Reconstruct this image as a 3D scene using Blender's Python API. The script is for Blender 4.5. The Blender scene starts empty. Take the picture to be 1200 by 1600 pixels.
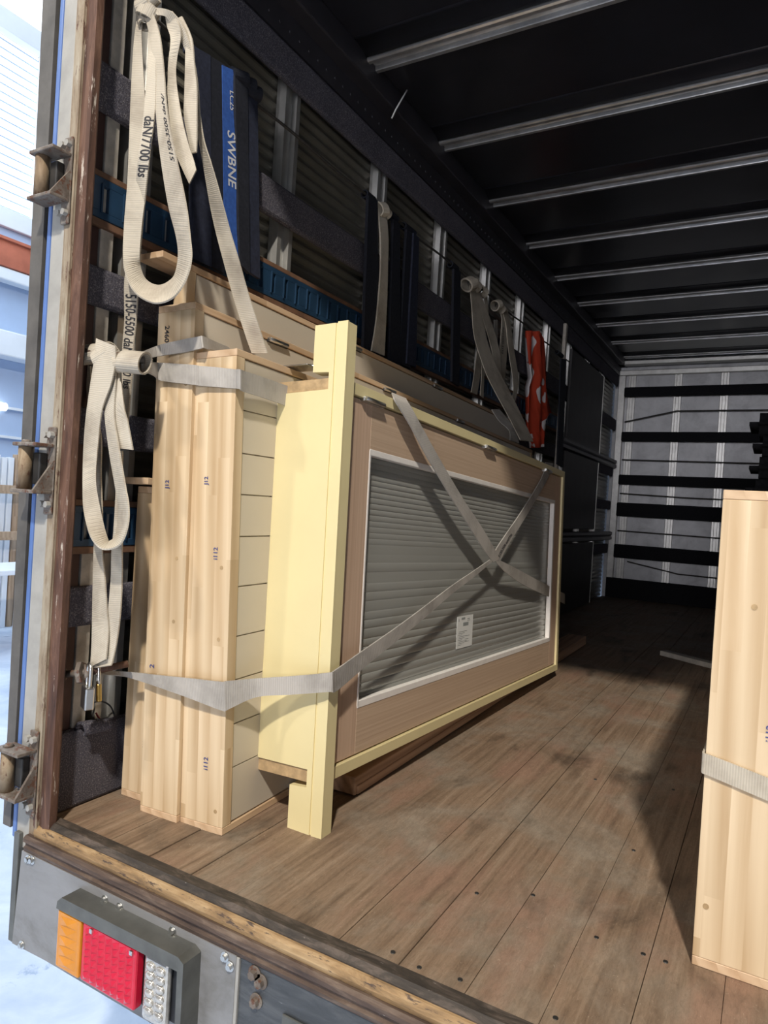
import bpy, bmesh, math, random
from mathutils import Vector, Matrix
random.seed(7)
S = bpy.context.scene
COL = S.collection
rad = math.radians

# ------------------------------------------------------------------ camera
# truck axes: X to the right, Y into the truck, Z up; origin = left rear corner of the deck
def norm(v): return v / v.length
F = 1076.494
_cy = norm(Vector((608, 28, F)))
_cx = Vector((1900, 130, -F)); _cx = norm(_cx - _cy * _cx.dot(_cy))
_cz = _cx.cross(_cy)
ROT = Matrix((_cx, _cy, _cz))            # image-camera (x right, y down, z ahead) -> world
CAM = Vector((1.3373, -0.9692, 0.75))
cam_data = bpy.data.cameras.new('camera'); cam = bpy.data.objects.new('camera', cam_data); COL.objects.link(cam)
cam_data.sensor_fit = 'AUTO'; cam_data.sensor_width = 36.0; cam_data.lens = F * 36.0 / 1600.0
cam_data.clip_start = 0.02; cam_data.clip_end = 200
right, up, back = ROT @ Vector((1, 0, 0)), ROT @ Vector((0, -1, 0)), ROT @ Vector((0, 0, -1))
m4 = Matrix((right, up, back)).transposed().to_4x4(); m4.translation = CAM
cam.matrix_world = m4
S.camera = cam

def ray(u, v): return ROT @ Vector((u - 600, v - 800, F))
def PX(u, v, x): d = ray(u, v); return CAM + d * ((x - CAM.x) / d.x)
def PY(u, v, y): d = ray(u, v); return CAM + d * ((y - CAM.y) / d.y)
def PZ(u, v, z): d = ray(u, v); return CAM + d * ((z - CAM.z) / d.z)

# ------------------------------------------------------------------ world, lamps, exposure
S.view_settings.view_transform = 'Standard'; S.view_settings.look = 'None'
S.view_settings.gamma = 1.0; S.view_settings.use_curve_mapping = False
S.view_settings.exposure = 0.0
W = bpy.data.worlds.new('world'); S.world = W; W.use_nodes = True
bg = W.node_tree.nodes['Background']; bg.inputs[0].default_value = (0.62, 0.74, 1.0, 1); bg.inputs[1].default_value = 0.065
def area(name, loc, target, size, power, color, size_y=None):
    d = bpy.data.lights.new(name, 'AREA'); d.size = size; d.energy = power; d.color = color
    if size_y: d.shape = 'RECTANGLE'; d.size_y = size_y
    o = bpy.data.objects.new(name, d); COL.objects.link(o); o.location = loc
    o.rotation_euler = (Vector(target) - Vector(loc)).to_track_quat('-Z', 'Y').to_euler()
    return o
KEY_POS = (2.85, -4.70, 6.75)
area('shed_lamp_light_right', KEY_POS, (1.0, 0.6, 0.4), 0.32, 740, (1.0, 0.93, 0.83))
area('shed_lamp_light_left', (-1.35, -4.1, 5.3), (0.6, 0.6, 0.5), 0.35, 105, (1.0, 0.93, 0.85))
area('rear_low_fill', (2.6, -13.0, 1.9), (1.2, 4.0, 1.2), 5.0, 560, (0.95, 0.94, 1.0), 2.8)  # unseen low fill, added behind the camera to light headboard and upright faces
area('shed_floor_fill', (-4.6, 1.5, 7.2), (-3.0, 2.0, -1.0), 3.0, 420, (0.64, 0.83, 1.0), 7.0)  # unseen bluish fill, added overhead to brighten the concrete beside the truck
area('shed_wall_fill', (-3.2, 3.5, 8.0), (-8.0, 4.0, 1.5), 2.5, 330, (0.70, 0.83, 1.0), 6.0)  # added fill aimed at the shed wall and its white window frame

# ------------------------------------------------------------------ mesh helpers
class MB:
    def __init__(s): s.v = []; s.f = []; s.mi = []; s.sm = []; s.uv = {}
    def add(s, verts, faces, mi=0, smooth=False, uvs=None):
        o = len(s.v); s.v += [Vector(p) for p in verts]
        for i, f in enumerate(faces):
            if uvs: s.uv[len(s.f)] = uvs[i]
            s.f.append([o + k for k in f]); s.mi.append(mi); s.sm.append(smooth)
        return s
    def box(s, x0, x1, y0, y1, z0, z1, bev=0.0, mi=0, M=None):
        b = bmesh.new(); bmesh.ops.create_cube(b, size=1.0)
        for v in b.verts:
            v.co = Vector(((x0 + x1) / 2 + v.co.x * (x1 - x0), (y0 + y1) / 2 + v.co.y * (y1 - y0), (z0 + z1) / 2 + v.co.z * (z1 - z0)))
        if bev: bmesh.ops.bevel(b, geom=list(b.edges), offset=bev, segments=2, profile=0.5, affect='EDGES', clamp_overlap=True)
        return s.from_bm(b, mi, False, M)
    def from_bm(s, b, mi=0, smooth=False, M=None):
        b.verts.index_update()
        vs = [(M @ v.co if M else v.co.copy()) for v in b.verts]
        fs = [[v.index for v in f.verts] for f in b.faces]
        b.free(); return s.add(vs, fs, mi, smooth)
    def cyl(s, p0, p1, r, n=16, mi=0, r1=None, smooth=True):
        p0, p1 = Vector(p0), Vector(p1); r1 = r if r1 is None else r1
        a = norm(p1 - p0); u = a.orthogonal().normalized(); w = a.cross(u)
        vs = []
        for p, q in ((p0, r), (p1, r1)):
            vs += [p + (u * math.cos(2 * math.pi * k / n) + w * math.sin(2 * math.pi * k / n)) * q for k in range(n)]
        s.add(vs, [[k, (k + 1) % n, n + (k + 1) % n, n + k] for k in range(n)], mi, smooth)
        o = len(s.v) - 2 * n
        s.f += [[o + k for k in range(n)][::-1], [o + n + k for k in range(n)]]; s.mi += [mi, mi]; s.sm += [False, False]
        return s
    def tube(s, pts, r, n=8, mi=0):
        pts = [Vector(p) for p in pts]; vs = []; fs = []
        u = None
        for i, p in enumerate(pts):
            t = norm(pts[min(i + 1, len(pts) - 1)] - pts[max(i - 1, 0)])
            u = t.orthogonal().normalized() if u is None else norm(u - t * u.dot(t))
            w = t.cross(u)
            vs += [p + (u * math.cos(2 * math.pi * k / n) + w * math.sin(2 * math.pi * k / n)) * r for k in range(n)]
        for i in range(len(pts) - 1):
            fs += [[i * n + k, i * n + (k + 1) % n, (i + 1) * n + (k + 1) % n, (i + 1) * n + k] for k in range(n)]
        fs += [list(range(n))[::-1], [(len(pts) - 1) * n + k for k in range(n)]]
        return s.add(vs, fs, mi, True)
    def prism(s, poly, fn, d0, d1, mi=0, smooth=False):
        """poly: 2D outline (counter clockwise), fn(a, b, d) -> point"""
        n = len(poly)
        vs = [fn(a, b, d0) for a, b in poly] + [fn(a, b, d1) for a, b in poly]
        s.add(vs, [[k, (k + 1) % n, n + (k + 1) % n, n + k] for k in range(n)], mi, smooth)
        o = len(s.v) - 2 * n
        s.f += [[o + k for k in range(n)][::-1], [o + n + k for k in range(n)]]; s.mi += [mi, mi]; s.sm += [False, False]
        return s
    def build(s, name, mats, parent=None, label=None, loc=None):
        me = bpy.data.meshes.new(name)
        me.from_pydata([tuple(p) for p in s.v], [], s.f)
        if not isinstance(mats, (list, tuple)): mats = [mats]
        for m in mats: me.materials.append(m)
        for p, mi, sm in zip(me.polygons, s.mi, s.sm): p.material_index = mi; p.use_smooth = sm
        if s.uv:
            L = me.uv_layers.new(name='UVMap')
            for i, uvs in s.uv.items():
                for li, q in zip(me.polygons[i].loop_indices, uvs): L.data[li].uv = q
        b = bmesh.new(); b.from_mesh(me); bmesh.ops.recalc_face_normals(b, faces=b.faces); b.to_mesh(me); b.free()
        o = bpy.data.objects.new(name, me); COL.objects.link(o)
        if parent: o.parent = parent
        if label: o['label'] = label
        if loc:
            o.location = loc
            me.transform(Matrix.Translation(-Vector(loc)))
        return o

def tag(o, label, cat, group=None, kind=None):
    o['label'] = label; o['category'] = cat
    if group: o['group'] = group
    if kind: o['kind'] = kind
    return o
def struct(o, label=None):
    o['kind'] = 'structure'
    if label: o['label'] = label
    return o
def empty(name, M=None):
    o = bpy.data.objects.new(name, None); COL.objects.link(o); o.empty_display_size = 0.1
    if M is not None: o.matrix_world = M
    return o
def place(o, x, y, z, yaw=0, lean=0, pitch=0):
    """yaw turns the long axis towards +x, lean tips the top towards -x, pitch drops the far end"""
    o.matrix_world = Matrix.Translation((x, y, z)) @ Matrix.Rotation(-rad(yaw), 4, 'Z') @ Matrix.Rotation(-rad(lean), 4, 'Y') @ Matrix.Rotation(-rad(pitch), 4, 'X')
    return o

def catmull(P, sub):
    out = []
    n = len(P)
    for i in range(n - 1):
        a, b, c, d = P[max(i - 1, 0)], P[i], P[i + 1], P[min(i + 2, n - 1)]
        for k in range(sub):
            t = k / sub; t2 = t * t; t3 = t2 * t
            out.append(0.5 * ((2 * b) + (c - a) * t + (2 * a - 5 * b + 4 * c - d) * t2 + (3 * b - a - 3 * c + d) * t3))
    out.append(P[-1].copy()); return out
class Ribbon:
    """a webbing strap: a pair of edge points per station, smoothed, given a thickness"""
    def __init__(s, stations, sub=6, th=0.0035, smooth=True):
        L = [Vector(a) for a, b in stations]; R = [Vector(b) for a, b in stations]
        s.L = catmull(L, sub) if smooth else L; s.R = catmull(R, sub) if smooth else R
        s.th = th; s.N = []; s.len = [0.0]
        n = len(s.L)
        C = [(s.L[i] + s.R[i]) / 2 for i in range(n)]
        for i in range(n):
            t = C[min(i + 1, n - 1)] - C[max(i - 1, 0)]
            nn = t.cross(s.R[i] - s.L[i])
            nn = nn.normalized() if nn.length > 1e-9 else (s.N[-1] if s.N else Vector((0, -1, 0)))
            if s.N and nn.dot(s.N[-1]) < 0 and nn.dot(s.N[-1]) < -0.2: pass
            s.N.append(nn)
            if i: s.len.append(s.len[-1] + (C[i] - C[i - 1]).length)
        s.C = C
    def into(s, mb, mi=0):
        n = len(s.L); vs = []; h = s.th / 2
        for i in range(n):
            N = s.N[i] * h
            vs += [s.L[i] + N, s.R[i] + N, s.R[i] - N, s.L[i] - N]
        fs = []; uv = []
        for i in range(n - 1):
            a, b = 4 * i, 4 * i + 4
            for k, (u0, u1) in zip(range(4), ((0, 1), (1, 1), (1, 0), (0, 0))):
                k2 = (k + 1) % 4
                fs.append([a + k, a + k2, b + k2, b + k])
                uv.append([(u0, s.len[i]), (u1, s.len[i]), (u1, s.len[i + 1]), (u0, s.len[i + 1])])
        fs += [[0, 3, 2, 1], [4 * n - 4, 4 * n - 3, 4 * n - 2, 4 * n - 1]]
        uv += [[(0, 0), (0, 0), (1, 0), (1, 0)]] * 2
        mb.add(vs, fs, mi, False, uv); return mb
    def at(s, l, w, off):
        """point at length l, across w in 0..1, lifted off the face"""
        n = len(s.len); i = 0
        while i < n - 2 and s.len[i + 1] < l: i += 1
        t = (l - s.len[i]) / max(s.len[i + 1] - s.len[i], 1e-9)
        A = s.L[i].lerp(s.L[i + 1], t); B = s.R[i].lerp(s.R[i + 1], t)
        return A.lerp(B, w) + s.N[i].lerp(s.N[i + 1], t) * off
_fontcache = {}
def text_geo(txt, shear=0.0):
    if (txt, shear) in _fontcache: return _fontcache[(txt, shear)]
    c = bpy.data.curves.new('t', 'FONT'); c.body = txt; c.shear = shear; c.resolution_u = 3; c.offset = 0.014
    o = bpy.data.objects.new('t', c); COL.objects.link(o)
    bpy.context.view_layer.update()
    me = bpy.data.meshes.new_from_object(o.evaluated_get(bpy.context.evaluated_depsgraph_get()))
    vs = [v.co.copy() for v in me.vertices]; fs = [list(p.vertices) for p in me.polygons]
    bpy.data.objects.remove(o); bpy.data.curves.remove(c); bpy.data.meshes.remove(me)
    _fontcache[(txt, shear)] = (vs, fs); return vs, fs
def text_on_ribbon(rb, txt, l0, height, wpos, mat, parent, flip=1, side=1, shear=0.25, stretch=1.0, vflip=1):
    vs, fs = text_geo(txt, shear)
    mb = MB()
    width = (rb.L[len(rb.L) // 2] - rb.R[len(rb.R) // 2]).length
    P = [rb.at(l0 + flip * v.x * height * stretch, wpos + vflip * v.y * height / width, side * (rb.th / 2 + 0.0007)) for v in vs]
    mb.add(P, fs)
    return mb.build('lettering', mat, parent)
def text_flat(txt, origin, xdir, ydir, height, mat, parent, shear=0.0, name='lettering', bold=0):
    vs, fs = text_geo(txt, shear); xdir = norm(Vector(xdir)); ydir = norm(Vector(ydir)); o = Vector(origin)
    mb = MB(); mb.add([o + xdir * v.x * height + ydir * v.y * height for v in vs], fs)
    return mb.build(name, mat, parent)

# ------------------------------------------------------------------ materials
def mat(name):
    m = bpy.data.materials.new(name); m.use_nodes = True
    nt = m.node_tree; return m, nt, nt.nodes['Principled BSDF']
def nd(nt, t, **kw):
    n = nt.nodes.new(t)
    for k, v in kw.items(): setattr(n, k, v)
    return n
def setin(n, **kw):
    for k, v in kw.items(): n.inputs[k].default_value = v
    return n
def ramp(nt, src, stops):
    r = nd(nt, 'ShaderNodeValToRGB'); e = r.color_ramp.elements
    while len(e) < len(stops): e.new(0.5)
    for el, (p, c) in zip(e, stops):
        el.position = p; el.color = (*c, 1) if len(c) == 3 else c
    nt.links.new(src, r.inputs[0]); return r
def coords(nt, scale=(1, 1, 1), loc=(0, 0, 0), kind='Object'):
    tc = nd(nt, 'ShaderNodeTexCoord'); mp = nd(nt, 'ShaderNodeMapping')
    mp.inputs['Scale'].default_value = scale; mp.inputs['Location'].default_value = loc
    nt.links.new(tc.outputs[kind], mp.inputs[0]); return mp.outputs[0]
def noise(nt, vec, scale, detail=4, rough=0.6, dist=0.0):
    n = nd(nt, 'ShaderNodeTexNoise'); setin(n, Scale=scale, Detail=detail, Roughness=rough, Distortion=dist)
    nt.links.new(vec, n.inputs['Vector']); return n.outputs['Fac']
def mix(nt, fac, a, b, mode='MIX'):
    n = nd(nt, 'ShaderNodeMix', data_type='RGBA', blend_type=mode)
    for s, i in ((fac, 0), (a, 6), (b, 7)):
        if hasattr(s, 'is_linked'): nt.links.new(s, n.inputs[i])
        elif isinstance(s, (int, float)): n.inputs[i].default_value = s
        else: n.inputs[i].default_value = (*s, 1)
    return n.outputs[2]
def bump(nt, bsdf, h, strength=0.3, dist=0.002):
    b = nd(nt, 'ShaderNodeBump'); setin(b, Strength=strength, Distance=dist)
    nt.links.new(h, b.inputs['Height']); nt.links.new(b.outputs[0], bsdf.inputs['Normal'])
def simple(name, col, rough=0.6, metal=0.0, var=0.12, nscale=12, bs=0.0, spec=0.5):
    m, nt, b = mat(name); v = coords(nt)
    f = noise(nt, v, nscale, 5)
    c = ramp(nt, f, [(0.3, tuple(x * (1 - var) for x in col)), (0.7, tuple(min(1, x * (1 + var)) for x in col))])
    nt.links.new(c.outputs[0], b.inputs['Base Color']); setin(b, Roughness=rough, Metallic=metal)
    b.inputs['Specular IOR Level'].default_value = spec
    if bs: bump(nt, b, noise(nt, v, nscale * 6, 4), bs, 0.002)
    return m
def wood(name, light, dark, axis='Z', across=(1, 1, 1), rough=0.6, strip=0.032, block=0.42, tone=0.16, grain=26, bs=0.08, wave=0.4):
    """lengthwise grain along axis, glued strips with their own tone, finger-jointed blocks"""
    m, nt, b = mat(name)
    sc = {'X': (1.1, grain, grain), 'Y': (grain, 1.1, grain), 'Z': (grain, grain, 1.1)}[axis]
    tc = nd(nt, 'ShaderNodeTexCoord'); sep = nd(nt, 'ShaderNodeSeparateXYZ'); nt.links.new(tc.outputs['Object'], sep.inputs[0])
    def math_(op, a, bb=None, c=None):
        n = nd(nt, 'ShaderNodeMath', operation=op)
        for i, s in enumerate((a, bb, c)):
            if s is None: continue
            if hasattr(s, 'is_linked'): nt.links.new(s, n.inputs[i])
            else: n.inputs[i].default_value = s
        return n.outputs[0]
    ax = {'X': 0, 'Y': 1, 'Z': 2}[axis]; oth = [i for i in range(3) if i != ax]
    along = sep.outputs[ax]; acr = math_('ADD', sep.outputs[oth[0]], math_('MULTIPLY', sep.outputs[oth[1]], 0.37))
    st = math_('FLOOR', math_('DIVIDE', math_('ADD', acr, 5.003), strip))
    wn = nd(nt, 'ShaderNodeTexWhiteNoise', noise_dimensions='1D'); nt.links.new(st, wn.inputs['W'])
    bl = math_('FLOOR', math_('DIVIDE', math_('ADD', along, math_('MULTIPLY', wn.outputs['Value'], block)), block))
    cmb = nd(nt, 'ShaderNodeCombineXYZ'); nt.links.new(st, cmb.inputs[0]); nt.links.new(bl, cmb.inputs[1])
    wn2 = nd(nt, 'ShaderNodeTexWhiteNoise', noise_dimensions='2D'); nt.links.new(cmb.outputs[0], wn2.inputs['Vector'])
    off = nd(nt, 'ShaderNodeVectorMath', operation='SCALE'); nt.links.new(wn2.outputs['Color'], off.inputs[0]); off.inputs['Scale'].default_value = 3.0
    mp = nd(nt, 'ShaderNodeMapping'); mp.inputs['Scale'].default_value = sc; nt.links.new(tc.outputs['Object'], mp.inputs[0])
    ad = nd(nt, 'ShaderNodeVectorMath', operation='ADD'); nt.links.new(mp.outputs[0], ad.inputs[0]); nt.links.new(off.outputs[0], ad.inputs[1])
    g1 = noise(nt, ad.outputs[0], 1.0, 4, 0.55, 1.3)
    wv = nd(nt, 'ShaderNodeTexWave', wave_type='BANDS', bands_direction='DIAGONAL'); setin(wv, Scale=0.42, Distortion=7.0, Detail=2.0)
    wv.inputs['Detail Scale'].default_value = 0.5
    nt.links.new(ad.outputs[0], wv.inputs['Vector'])
    gm = math_('ADD', math_('MULTIPLY', g1, 1.0 - wave), math_('MULTIPLY', wv.outputs['Fac'], wave))
    c = ramp(nt, gm, [(0.25, light), (0.62, tuple((l + d) / 2 for l, d in zip(light, dark))), (0.85, dark)])
    t = ramp(nt, wn2.outputs['Value'], [(0.0, (1 - tone, 1 - tone * 1.15, 1 - tone * 1.4)), (1.0, (1.0, 1.0, 1.0))])
    nt.links.new(mix(nt, 1.0, c.outputs[0], t.outputs[0], 'MULTIPLY'), b.inputs['Base Color'])
    b.inputs['Roughness'].default_value = rough
    bump(nt, b, gm, bs, 0.002)
    return m

M = {}
PL, PD = (0.76, 0.60, 0.395), (0.50, 0.335, 0.175)
M['pineZ'] = wood('pine_upright', PL, PD, 'Z')
M['pineY'] = wood('pine_lengthwise', (0.70, 0.51, 0.33), (0.50, 0.32, 0.18), 'Y')
M['endgrain'] = simple('pine_end', (0.76, 0.58, 0.38), 0.75, 0, 0.2, 60)
M['cream'] = simple('cream_paint', (0.60, 0.535, 0.43), 0.42, 0, 0.03, 3)
M['yellow'] = simple('yellow_paint', (0.72, 0.62, 0.34), 0.4, 0, 0.04, 4)
M['rawwood'] = wood('raw_oak_rail', (0.60, 0.45, 0.32), (0.40, 0.27, 0.18), 'Y', grain=110, strip=0.3, block=3, tone=0.05, wave=0.12)
M['rawstile'] = wood('raw_oak_stile', (0.64, 0.46, 0.33), (0.44, 0.29, 0.20), 'Z', grain=110, strip=0.3, block=3, tone=0.05, wave=0.12)
M['brownend'] = simple('sawn_end', (0.42, 0.29, 0.15), 0.8, 0, 0.25, 50)
M['slab'] = wood('old_timber', (0.58, 0.38, 0.25), (0.30, 0.18, 0.11), 'Y', grain=40, strip=0.05, block=4, tone=0.3)
M['steel'] = simple('bright_steel', (0.62, 0.62, 0.60), 0.32, 1.0, 0.1, 30)
M['darksteel'] = simple('dark_steel', (0.06, 0.058, 0.055), 0.45, 0.6, 0.2, 30)
M['alu'] = simple('aluminium_rib', (0.62, 0.61, 0.58), 0.42, 0.85, 0.15, 14)
M['aluceil'] = simple('ceiling_bow_metal', (0.60, 0.60, 0.60), 0.38, 0.8, 0.25, 9)
M['palemetal'] = simple('pale_backing_metal', (0.42, 0.42, 0.41), 0.5, 0.2, 0.1, 20)
M['brass'] = simple('brass', (0.70, 0.47, 0.15), 0.35, 0.9, 0.1, 30)
M['white'] = simple('white_sealant', (0.80, 0.76, 0.71), 0.55, 0, 0.06, 20)
M['paper'] = simple('paper', (0.72, 0.73, 0.70), 0.7, 0, 0.03, 10)
M['ink'] = simple('black_ink', (0.03, 0.03, 0.035), 0.7)
M['greyink'] = simple('grey_ink', (0.25, 0.27, 0.26), 0.7)
M['blueink'] = simple('blue_ink', (0.055, 0.07, 0.22), 0.6)
M['whiteink'] = simple('white_ink', (0.65, 0.66, 0.68), 0.6)
M['olive'] = simple('olive_sheet_metal', (0.17, 0.157, 0.125), 0.42, 0.35, 0.2, 5)
M['ceiling'] = simple('black_roof_sheet', (0.022, 0.022, 0.027), 0.30, 0.1, 0.3, 3, 0.05)
M['cant'] = simple('dark_cant_rail', (0.040, 0.038, 0.045), 0.5, 0.3, 0.2, 8)
M['blueRail'] = simple('blue_painted_steel', (0.018, 0.052, 0.105), 0.42, 0.2, 0.25, 10)
M['batten'] = simple('stained_batten', (0.16, 0.085, 0.05), 0.65, 0, 0.3, 20)
M['palebar'] = simple('pale_flaking_bar', (0.45, 0.41, 0.35), 0.7, 0, 0.25, 25, 0.2)
M['maroon'] = simple('maroon_inner_post', (0.055, 0.028, 0.026), 0.5, 0.3, 0.3, 10)
M['slate'] = simple('slate_door_edge', (0.105, 0.098, 0.088), 0.6, 0.05, 0.3, 12)
M['blueEdge'] = simple('blue_body_paint', (0.10, 0.18, 0.42), 0.35, 0, 0.15, 5)
M['galv'] = simple('galvanised_sheet', (0.36, 0.35, 0.32), 0.6, 0.05, 0.15, 14, 0.05)
M['rope'] = simple('dark_rope', (0.05, 0.045, 0.04), 0.8, 0, 0.3, 80)
M['blackband'] = simple('black_carpet', (0.012, 0.012, 0.014), 0.95, 0, 0.4, 150, 0.4, 0.2)
M['blackweb'] = simple('black_webbing', (0.016, 0.018, 0.026), 0.75, 0, 0.3, 90, 0.2, 0.3)
M['navyweb'] = simple('navy_webbing', (0.022, 0.026, 0.045), 0.75, 0, 0.3, 90, 0.2, 0.3)
M['blueweb'] = simple('blue_webbing', (0.035, 0.10, 0.36), 0.7, 0, 0.2, 90, 0.2, 0.3)
M['greyply'] = simple('dark_plywood', (0.034, 0.032, 0.032), 0.6, 0, 0.2, 8)
M['amber'] = simple('amber_lens', (0.62, 0.24, 0.02), 0.18, 0, 0.1, 30)
M['red'] = simple('red_lens', (0.58, 0.012, 0.04), 0.15, 0, 0.1, 30)
M['clear'] = simple('reversing_lens', (0.56, 0.54, 0.50), 0.2, 0.55, 0.2, 60)
M['lampback'] = simple('black_plastic', (0.02, 0.022, 0.026), 0.5)
M['hood'] = simple('dull_steel_hood', (0.135, 0.135, 0.122), 0.45, 0.5, 0.3, 12, 0.1)
M['blanket'] = simple('black_blanket', (0.014, 0.014, 0.016), 0.95, 0, 0.4, 60, 0.4, 0.2)
M['zip'] = simple('white_nylon', (0.70, 0.70, 0.68), 0.5)
M['shedblue'] = simple('pale_blue_sheet', (0.42, 0.53, 0.72), 0.6, 0, 0.08, 1)
M['shedwhite'] = simple('white_steel', (0.80, 0.83, 0.86), 0.5, 0, 0.05, 2)
M['orange'] = simple('red_oxide_beam', (0.46, 0.14, 0.08), 0.6, 0, 0.2, 3)
M['timber'] = wood('shed_timber', (0.52, 0.38, 0.26), (0.34, 0.23, 0.14), 'Z', strip=0.1)

def m_carpet():
    m, nt, b = mat('charcoal_carpet'); v = coords(nt)
    f = noise(nt, v, 300, 2, 0.7); g = noise(nt, v, 6, 3)
    c = ramp(nt, f, [(0.35, (0.040, 0.038, 0.050)), (0.55, (0.095, 0.090, 0.110)), (0.72, (0.34, 0.325, 0.33))])
    nt.links.new(mix(nt, 0.35, c.outputs[0], ramp(nt, g, [(0.3, (0.06, 0.057, 0.072)), (0.7, (0.135, 0.128, 0.15))]).outputs[0]), b.inputs['Base Color'])
    b.inputs['Roughness'].default_value = 0.95; b.inputs['Specular IOR Level'].default_value = 0.15
    bump(nt, b, f, 0.6, 0.004); return m
M['carpet'] = m_carpet()
def m_deck():
    m, nt, b = mat('worn_deck_boards')
    tc = nd(nt, 'ShaderNodeTexCoord'); sep = nd(nt, 'ShaderNodeSeparateXYZ'); nt.links.new(tc.outputs['Object'], sep.inputs[0])
    v = coords(nt, (1, 1, 1)); vg = coords(nt, (55, 2.2, 1)); vs = coords(nt, (16, 5, 1)); vr = coords(nt, (9, 3, 1), (4, 1, 0))
    grain = noise(nt, vg, 1.0, 6, 0.65, 0.6)
    base = ramp(nt, grain, [(0.28, (0.115, 0.076, 0.050)), (0.5, (0.215, 0.148, 0.098)), (0.75, (0.31, 0.228, 0.160))])
    patch = noise(nt, v, 3.4, 5, 0.62, 0.4)
    grey = ramp(nt, patch, [(0.46, (0, 0, 0)), (0.63, (1, 1, 1))])
    c = mix(nt, grey.outputs[0], base.outputs[0], ramp(nt, noise(nt, vs, 2.2, 6, 0.7), [(0.3, (0.16, 0.128, 0.095)), (0.7, (0.31, 0.255, 0.195))]).outputs[0])
    redp = ramp(nt, noise(nt, vr, 0.8, 4, 0.6), [(0.52, (0, 0, 0)), (0.68, (0.7, 0.7, 0.7))])
    c = mix(nt, redp.outputs[0], c, (0.275, 0.165, 0.115))
    dark = ramp(nt, noise(nt, coords(nt, (5, 2.2, 1), (2.3, 7, 0)), 1.0, 5, 0.6, 0.5), [(0.56, (0, 0, 0)), (0.70, (0.75, 0.75, 0.75))])
    c = mix(nt, dark.outputs[0], c, (0.055, 0.038, 0.026))
    scr = ramp(nt, noise(nt, coords(nt, (30, 11, 1), (1, 3, 0)), 2.5, 8, 0.75, 2.5), [(0.60, (0, 0, 0)), (0.66, (0.55, 0.55, 0.55))])
    c = mix(nt, scr.outputs[0], c, (0.34, 0.26, 0.185))
    fine = ramp(nt, noise(nt, coords(nt, (90, 26, 1), (7, 2, 0)), 2.0, 8, 0.8, 1.2), [(0.30, (0.72, 0.70, 0.68)), (0.5, (1, 1, 1)), (0.72, (1.22, 1.20, 1.18))])
    c = mix(nt, 1.0, c, fine.outputs[0], 'MULTIPLY')
    spk = ramp(nt, noise(nt, coords(nt, (120, 70, 1), (3, 9, 0)), 1.0, 3, 0.6, 2.0), [(0.70, (0, 0, 0)), (0.74, (0.8, 0.8, 0.8))])
    c = mix(nt, spk.outputs[0], c, (0.44, 0.36, 0.27))
    scf = ramp(nt, noise(nt, coords(nt, (7, 60, 1), (3, 1, 0)), 1.0, 7, 0.75, 1.5), [(0.63, (0, 0, 0)), (0.70, (0.45, 0.45, 0.45))])
    c = mix(nt, scf.outputs[0], c, (0.11, 0.08, 0.056))
    nt.links.new(c, b.inputs['Base Color']); setin(b, Roughness=0.62)
    b.inputs['Specular IOR Level'].default_value = 0.3
    bump(nt, b, grain, 0.35, 0.003); return m
M['deck'] = m_deck()
def m_rust(name, cols, scale=(14, 14, 3), fl=(0.55, 0.5, 0.42), flake=0.66, rough=0.65):
    m, nt, b = mat(name)
    f = noise(nt, coords(nt, scale), 1.0, 7, 0.68, 0.5)
    c = ramp(nt, f, [(0.30, cols[0]), (0.5, cols[1]), (0.68, cols[2])])
    fk = ramp(nt, noise(nt, coords(nt, tuple(s * 2.2 for s in scale), (3, 5, 2)), 1.0, 7, 0.7), [(flake, (0, 0, 0)), (flake + 0.05, (1, 1, 1))])
    nt.links.new(mix(nt, fk.outputs[0], c.outputs[0], fl), b.inputs['Base Color'])
    b.inputs['Roughness'].default_value = rough; b.inputs['Metallic'].default_value = 0.15
    bump(nt, b, f, 0.4, 0.004); return m
M['rustpost'] = m_rust('rusty_brown_post', [(0.040, 0.020, 0.015), (0.105, 0.052, 0.034), (0.21, 0.115, 0.075)], (34, 34, 5), (0.50, 0.43, 0.36), 0.62)
M['rustedge'] = m_rust('flaked_cream_edge', [(0.13, 0.08, 0.05), (0.30, 0.235, 0.16), (0.42, 0.37, 0.28)], (30, 30, 7), flake=0.58, fl=(0.12, 0.06, 0.04))
M['barrel'] = m_rust('tan_rust_barrel', [(0.10, 0.065, 0.04), (0.23, 0.16, 0.095), (0.34, 0.27, 0.18)], (26, 26, 12), (0.12, 0.055, 0.03), 0.58)
M['sillsteel'] = m_rust('dark_sill_steel', [(0.022, 0.018, 0.015), (0.052, 0.041, 0.032), (0.13, 0.10, 0.08)], (16, 60, 60), (0.38, 0.34, 0.30), 0.67)
M['sillochre'] = m_rust('ochre_worn_sill', [(0.12, 0.075, 0.04), (0.31, 0.195, 0.09), (0.46, 0.32, 0.17)], (9, 40, 40), (0.085, 0.056, 0.04), 0.58)
M['sillrust'] = m_rust('brown_channel', [(0.045, 0.030, 0.025), (0.10, 0.066, 0.048), (0.19, 0.14, 0.105)], (8, 40, 40))
M['hingesteel'] = m_rust('weathered_hinge', [(0.085, 0.065, 0.050), (0.17, 0.14, 0.115), (0.27, 0.245, 0.21)], (26, 26, 26), (0.13, 0.06, 0.035), 0.54)
M['scuffed'] = m_rust('scuffed_blue_black_plate', [(0.038, 0.042, 0.046), (0.060, 0.065, 0.070), (0.095, 0.10, 0.105)], (9, 30, 40), (0.36, 0.36, 0.36), 0.66, 0.4)
M['frontpanel'] = m_rust('mottled_aluminium', [(0.44, 0.44, 0.45), (0.60, 0.60, 0.61), (0.70, 0.70, 0.71)], (5, 5, 5), (0.22, 0.22, 0.23), 0.68, 0.5)
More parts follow.
